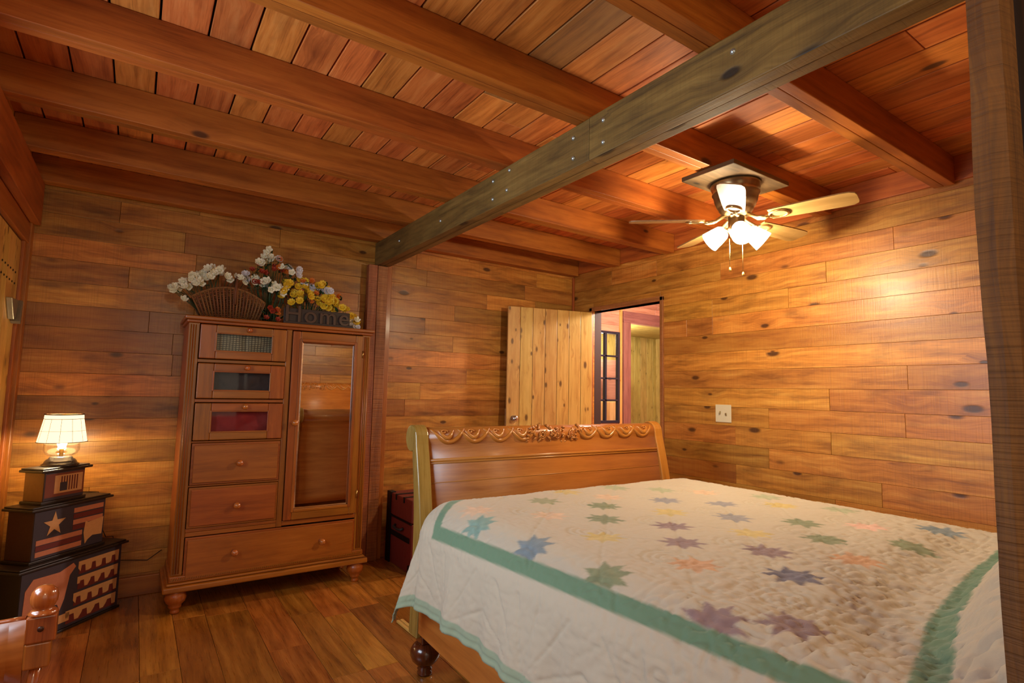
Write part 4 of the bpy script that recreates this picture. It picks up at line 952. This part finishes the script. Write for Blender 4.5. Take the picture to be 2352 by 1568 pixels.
# quilting relief
def groove(dist, wdt=0.0035): return np.exp(-(dist/wdt)**2)
PA = 0.165
pucker = np.zeros_like(zz)
wa = Aq+0.006*(vnoise(Aq*9, Bq*9+40, 2)-0.5); wbq = Bq+0.006*(vnoise(Aq*9+50, Bq*9, 3)-0.5)
q1 = (wa-0.165)+(wbq-0.395); q2 = (wa-0.165)-(wbq-0.395)
for q in (q1, q2):
    m_ = np.abs((q/(PA*2)+0.5) % 1-0.5)*PA*2; pucker -= 0.0032*groove(m_/1.0, 0.004)
ca = ((wa-0.165+PA/2) % (2*PA))-PA/2; cb_ = ((wbq-0.395+0.1725+0.086) % 0.345)-0.1725
rr_ = np.hypot(ca, cb_)
for r0 in (0.028, 0.052, 0.076): pucker -= 0.0042*groove(rr_-r0, 0.0040)
border = (Aq < -0.15)
strp = np.abs(((Bq+Aq*0.4)/0.028) % 1-0.5)*0.028
pucker = np.where(border, -0.0012*groove(strp, 0.003)*np.where((Aq < -0.15) & (Aq > -0.22), 1.6, 0.4), pucker)
fan_ = np.abs(np.sin(np.arctan2(Aq+0.46, (Bq % 0.5)-0.25)*7)); pucker = np.where(Aq < -0.22, -0.0045*groove(fan_*0.02, 0.003), pucker)
crk = np.abs(vnoise(Aq*42, Bq*42, 7)-0.5)*2; crk2 = np.abs(vnoise(Aq*70+11, Bq*24+5, 8)-0.5)*2
amp = 0.0040+0.0120*np.clip((Bq-0.95)/0.6, 0, 1)*np.where(Aq > -0.45, 1, 0)
pucker += amp*(np.minimum(crk, 0.5)+0.6*np.minimum(crk2, 0.5)-0.6)
# sags and folds toward the pillow on the near side
zz += 0.0
# normals from smooth surface
Xw = PIV.x+cuv[0]*(uu+0.04)+cvv[0]*(vv+0.222); Yw = PIV.y+cuv[1]*(uu+0.04)+cvv[1]*(vv+0.222)
Pq = np.stack([Xw, Yw, zz], -1)
ga = np.gradient(Pq, axis=0); gb = np.gradient(Pq, axis=1); nn = np.cross(gb, ga); nn /= (np.linalg.norm(nn, axis=-1, keepdims=True)+1e-12)
if nn[nn.shape[0]//2, nn.shape[1]//2, 2] < 0: nn = -nn
Pq = Pq+nn*(pucker[..., None]+0.004)
# keep the right drop off the wall and the foot flap off the footboard
# ---- patchwork colours
CW = np.array(srgb(188, 174, 152)); GRN = np.array(srgb(112, 138, 110)); GRN2 = np.array(srgb(148, 160, 134))
Cq = np.ones(Aq.shape+(3,))*CW
pa = Aq-0.045*Bq
bandc = -0.178
def sm(d): return np.clip(d/0.006+0.5, 0, 1)
def paint(mask, col):
    global Cq
    Cq = Cq*(1-mask[..., None])+np.asarray(col)*mask[..., None]
lx_ = Aq-0.045*Bq
paint(sm(0.026-np.abs(lx_-bandc))*sm(bh-Bq)*sm(Bq-0.075), GRN*0.92)
bf_ = np.interp(Aq, [-.48, -.18, -.06, .10, 1.6], [.15, .10, .03, -.09, -.14])
paint(sm(0.026-np.abs(Bq-bf_))*sm(lx_-bandc+0.026)*sm(WQ+0.14-Aq), GRN*0.95)
paint(sm(0.028-np.abs(Bq-bh)/np.sqrt(1+0.1*(Aq < 0.5)))*sm(Aq+0.445), GRN*0.9)
paint(sm(0.026-np.abs(Aq-(WQ+0.11)))*sm(Bq-0.05), GRN)
paint(1-sm(Aq-av[0]-0.045)*sm(Bq-bv[0]-0.045)*sm(av[-1]-0.045-Aq), GRN2)
pal = {'teal': (108, 150, 138), 'blue': (98, 122, 136), 'green': (108, 122, 82), 'mauve': (128, 96, 104), 'olive': (140, 144, 100), 'yellow': (200, 174, 96), 'peach': (214, 178, 146), 'slate': (130, 130, 140), 'orange': (204, 150, 104), 'navy': (74, 72, 104), 'pink': (226, 176, 158), 'sage': (160, 166, 132)}
stars = [(-0.082, 0.32, 'teal'), (-0.08, 0.655, 'blue'), (-0.075, 0.985, 'green'), (-0.075, 1.32, 'mauve'), (0.03, 1.44, 'mauve'), (0.33, 0.165, 'olive'), (0.19, 0.395, 'peach'), (0.56, 0.035, 'yellow'), (0.85, 0.055, 'sage'), (0.49, 0.365, 'green'), (0.33, 0.545, 'green'), (0.15, 0.735, 'yellow'), (1.01, 0.205, 'sage'), (1.17, 0.335, 'peach'), (0.82, 0.405, 'slate'), (0.65, 0.575, 'yellow'), (0.48, 0.735, 'mauve'), (0.33, 0.905, 'mauve'), (0.99, 0.565, 'slate'), (0.8, 0.755, 'slate'), (0.64, 0.935, 'yellow'), (0.48, 1.095, 'mauve'), (0.33, 1.265, 'navy'), (1.19, 0.715, 'yellow'), (0.96, 0.935, 'green'), (0.79, 1.105, 'green'), (1.12, 1.085, 'pink'), (0.97, 1.285, 'green'), (0.18, 1.075, 'orange'), (0.64, 1.275, 'orange'), (1.31, 1.245, 'blue'), (0.65, 0.215, 'peach'), (-0.01, 0.185, 'peach'), (1.33, 0.555, 'sage'), (1.33, 0.885, 'sage')]
gng = 0.90+0.18*vnoise(Aq*60, Bq*60, 12)
for (a0, b0, cn) in stars:
    x, y = Aq-a0, (Bq-b0)*0.97; r_ = np.hypot(x, y); th = np.arctan2(y, x)+0.35*((a0*7) % 1)*0
    sec = np.abs(((th/(PI/4)+0.5) % 1)-0.5)*(PI/4)          # 0 at a tip, pi/8 in a notch
    R_, ri = 0.080, 0.044
    x2, y2 = ri*math.cos(PI/8), ri*math.sin(PI/8)
    px_, py_ = r_*np.cos(sec), r_*np.sin(sec)
    ln_ = math.hypot(x2-R_, y2); inside = sm(((x2-R_)*(py_-0)-(y2-0)*(px_-R_))/ln_)
    k_ = np.clip(1-(r_-0.0)/0.2, 0, 1); seam = np.abs(sec-PI/8) < 0.04
    colr = np.array(srgb(*pal[cn]))*1.0
    shade_ = np.where((np.floor(th/(PI/4)+0.5) % 2) == 0, 1.0, 0.93)
    m_ = inside*(r_ < R_*1.05)*sm(lx_-bandc-0.026)
    colr = colr*0.78+CW*0.22
    Cq = Cq*(1-m_[..., None])+(colr*shade_[..., None]*gng[..., None])*m_[..., None]
nA, nB = Aq.shape
me = bpy.data.meshes.new('quilt')
idx = np.arange(nA*nB).reshape(nA, nB)
quads = np.stack([idx[:-1, :-1], idx[:-1, 1:], idx[1:, 1:], idx[1:, :-1]], -1).reshape(-1, 4)
me.vertices.add(nA*nB); me.vertices.foreach_set('co', Pq.reshape(-1).astype(np.float32))
me.loops.add(len(quads)*4); me.loops.foreach_set('vertex_index', quads.reshape(-1).astype(np.int32))
me.polygons.add(len(quads)); me.polygons.foreach_set('loop_start', np.arange(0, len(quads)*4, 4, dtype=np.int32)); me.polygons.foreach_set('use_smooth', np.ones(len(quads), bool))
me.update(calc_edges=True)
ca_ = me.color_attributes.new('patch', 'FLOAT_COLOR', 'POINT'); ca_.data.foreach_set('color', np.concatenate([Cq, np.ones(Aq.shape+(1,))], -1).reshape(-1).astype(np.float32))
m, N, L, P = nt_new('quilt_cotton'); at = N.new('ShaderNodeAttribute'); at.attribute_name = 'patch'; P.inputs['Roughness'].default_value = 0.9; P.inputs['Specular IOR Level'].default_value = 0.15
no = N.new('ShaderNodeTexNoise'); no.inputs['Scale'].default_value = 380; bp = N.new('ShaderNodeBump'); bp.inputs['Strength'].default_value = 0.25; bp.inputs['Distance'].default_value = 0.001
tc = N.new('ShaderNodeTexCoord'); L.new(tc.outputs['Object'], no.inputs[0]); L.new(no.outputs[0], bp.inputs['Height']); L.new(bp.outputs[0], P.inputs['Normal']); L.new(at.outputs['Color'], P.inputs['Base Color'])
P.inputs['Sheen Weight'].default_value = 0.15
me.materials.append(m)
ql = bpy.data.objects.new('patchwork_quilt', me); COL.objects.link(ql); sd = ql.modifiers.new('s', 'SOLIDIFY'); sd.thickness = 0.006; sd.offset = -1
tag(ql, 'patchwork star quilt with green borders spread over the bed', 'quilt')

# ------------------------------------------------------------------ near chair, lower left corner
ch = thing('wooden_chair', 'glossy brown wooden chair with ball finial cut by the left frame edge', 'chair', (-0.136, 1.65, 0))
CW_ = wood('chair_wood', (110, 48, 16), (160, 82, 32), (186, 104, 46), rough=0.2, coat=0.6, knots=0.0, tint=0.05, bump=0.03)
mb = MB(); mb.box((-0.027, -0.02, 0.6670), (0.027, 0.02, 0.7240)); mb.box((-0.026, -0.018, 0.6120), (0.020, 0.018, 0.6670)); po = mb.build('back_post_block', CW_, ch, bevel=0.004, seg=3)
mb = MB(); mb.lathe([(0.0, 0.7240), (0.026, 0.7240), (0.027, 0.7280), (0.021, 0.7330), (0.016, 0.7360), (0.020, 0.7400), (0.0245, 0.7500), (0.0255, 0.7620), (0.0225, 0.7740), (0.014, 0.7830), (0.0, 0.7860)], seg=32, cap=False); mb.build('ball_finial', CW_, ch)
mb = MB(); mb.lathe([(0.006, 0), (0.006, 0.001), (0, 0.0012)], M=T(0.0, -0.0205, 0.6970) @ RX(PI/2), seg=14); mb.build('screw_plug', plain('plug_dark', srgb(60, 26, 12), 0.4), ch)
mb = MB(); mb.tube([(-0.004, 0, 0.6140), (-0.010, 0.002, 0.56), (-0.020, 0.004, 0.50), (-0.028, 0.006, 0.385)], [0.010, 0.012, 0.014, 0.012], 14); mb.build('spindle', CW_, ch)
crest = []
for t in np.linspace(0, 1, 16): crest.append((-0.027-0.43*t, 0.0+0.03*math.sin(t*PI), 0.7180-0.012*math.sin(t*PI)))
mb = MB(); mb.tube(crest, 0.0065, 10); mb.build('crest_edge', CW_, ch)
mb = MB()
for i in range(15):
    (x0, y0, z0), (x1, y1, z1) = crest[i], crest[i+1]
    b_ = len(mb.v); mb.v += [(x0, y0-.007, z0), (x0, y0+.007, z0), (x0, y0+.007, z0-.16), (x0, y0-.007, z0-.16), (x1, y1-.007, z1), (x1, y1+.007, z1), (x1, y1+.007, z1-.16), (x1, y1-.007, z1-.16)]
    for f in ((0, 4, 5, 1), (1, 5, 6, 2), (2, 6, 7, 3), (3, 7, 4, 0)): mb.f.append(tuple(b_+j for j in f)); mb.uv.append([(x0, 0), (x1, 0), (x1, .05), (x0, .05)]); mb.r.append(.5); mb.sm.append(True)
mb.build('crest_rail', CW_, ch)
mb = MB(); mb.box((-0.49, -0.02, 0.6120), (-0.44, 0.02, 0.7240)); mb.build('back_post_block', CW_, ch, bevel=0.004)
mb = MB(); mb.tube([(-0.462, 0, 0.6140), (-0.45, 0.004, 0.50), (-0.44, 0.006, 0.385)], [0.010, 0.014, 0.012], 14); mb.build('spindle', CW_, ch)
for k in range(4):
    mb = MB(); mb.tube([(-0.11-k*0.085, 0.01, 0.6320), (-0.12-k*0.08, 0.006, 0.385)], 0.007, 10); mb.build('spindle', CW_, ch)
mb = MB(); mb.box((-0.46, -0.38, 0.36), (-0.005, 0.03, 0.385), ax=1); mb.build('seat', CW_, ch, bevel=0.012, seg=4)
for x, y in ((-0.05, -0.33), (-0.42, -0.33), (-0.05, -0.02), (-0.42, -0.02)):
    mb = MB(); mb.tube([(x, y, 0.36), (x*1.02+(0.02 if x > -.2 else -.02), y, 0.2), (x+(0.03 if x > -.2 else -.02), y, 0.0)], [0.016, 0.018, 0.012], 12); mb.build('leg', CW_, ch)

# thin strip on the floor beside the bed foot
mb = MB()
for yy in (-0.011, 0.011): mb.box((-0.10, yy-0.008, 0.0), (0.12, yy+0.008, 0.012), M=T(1.262, 2.765, 0.001) @ RZ(math.radians(-88)))
mb.box((-0.10, -0.004, 0.0), (0.12, 0.004, 0.006), M=T(1.262, 2.765, 0.001) @ RZ(math.radians(-88)))
tag(mb.build('wood_strip', W_PINE(), bevel=0.002), 'thin grooved wood strip lying on the floor behind the bed foot', 'strip')

# ------------------------------------------------------------------ wall behind the bed head, seen in the mirror
mb = MB(); wall_planks(mb, 'x', 1.25, XR, -0.62, -1, rng=random.Random(31)); wh = struct(mb.build('wall_front', W_WALL(), bevel=0.0015, seg=1))
m2 = MB(); m2.box((1.25, -0.74, 0), (XR, -0.62-TH_, ZC)); m2.build('wall_core', MB_back, wh)
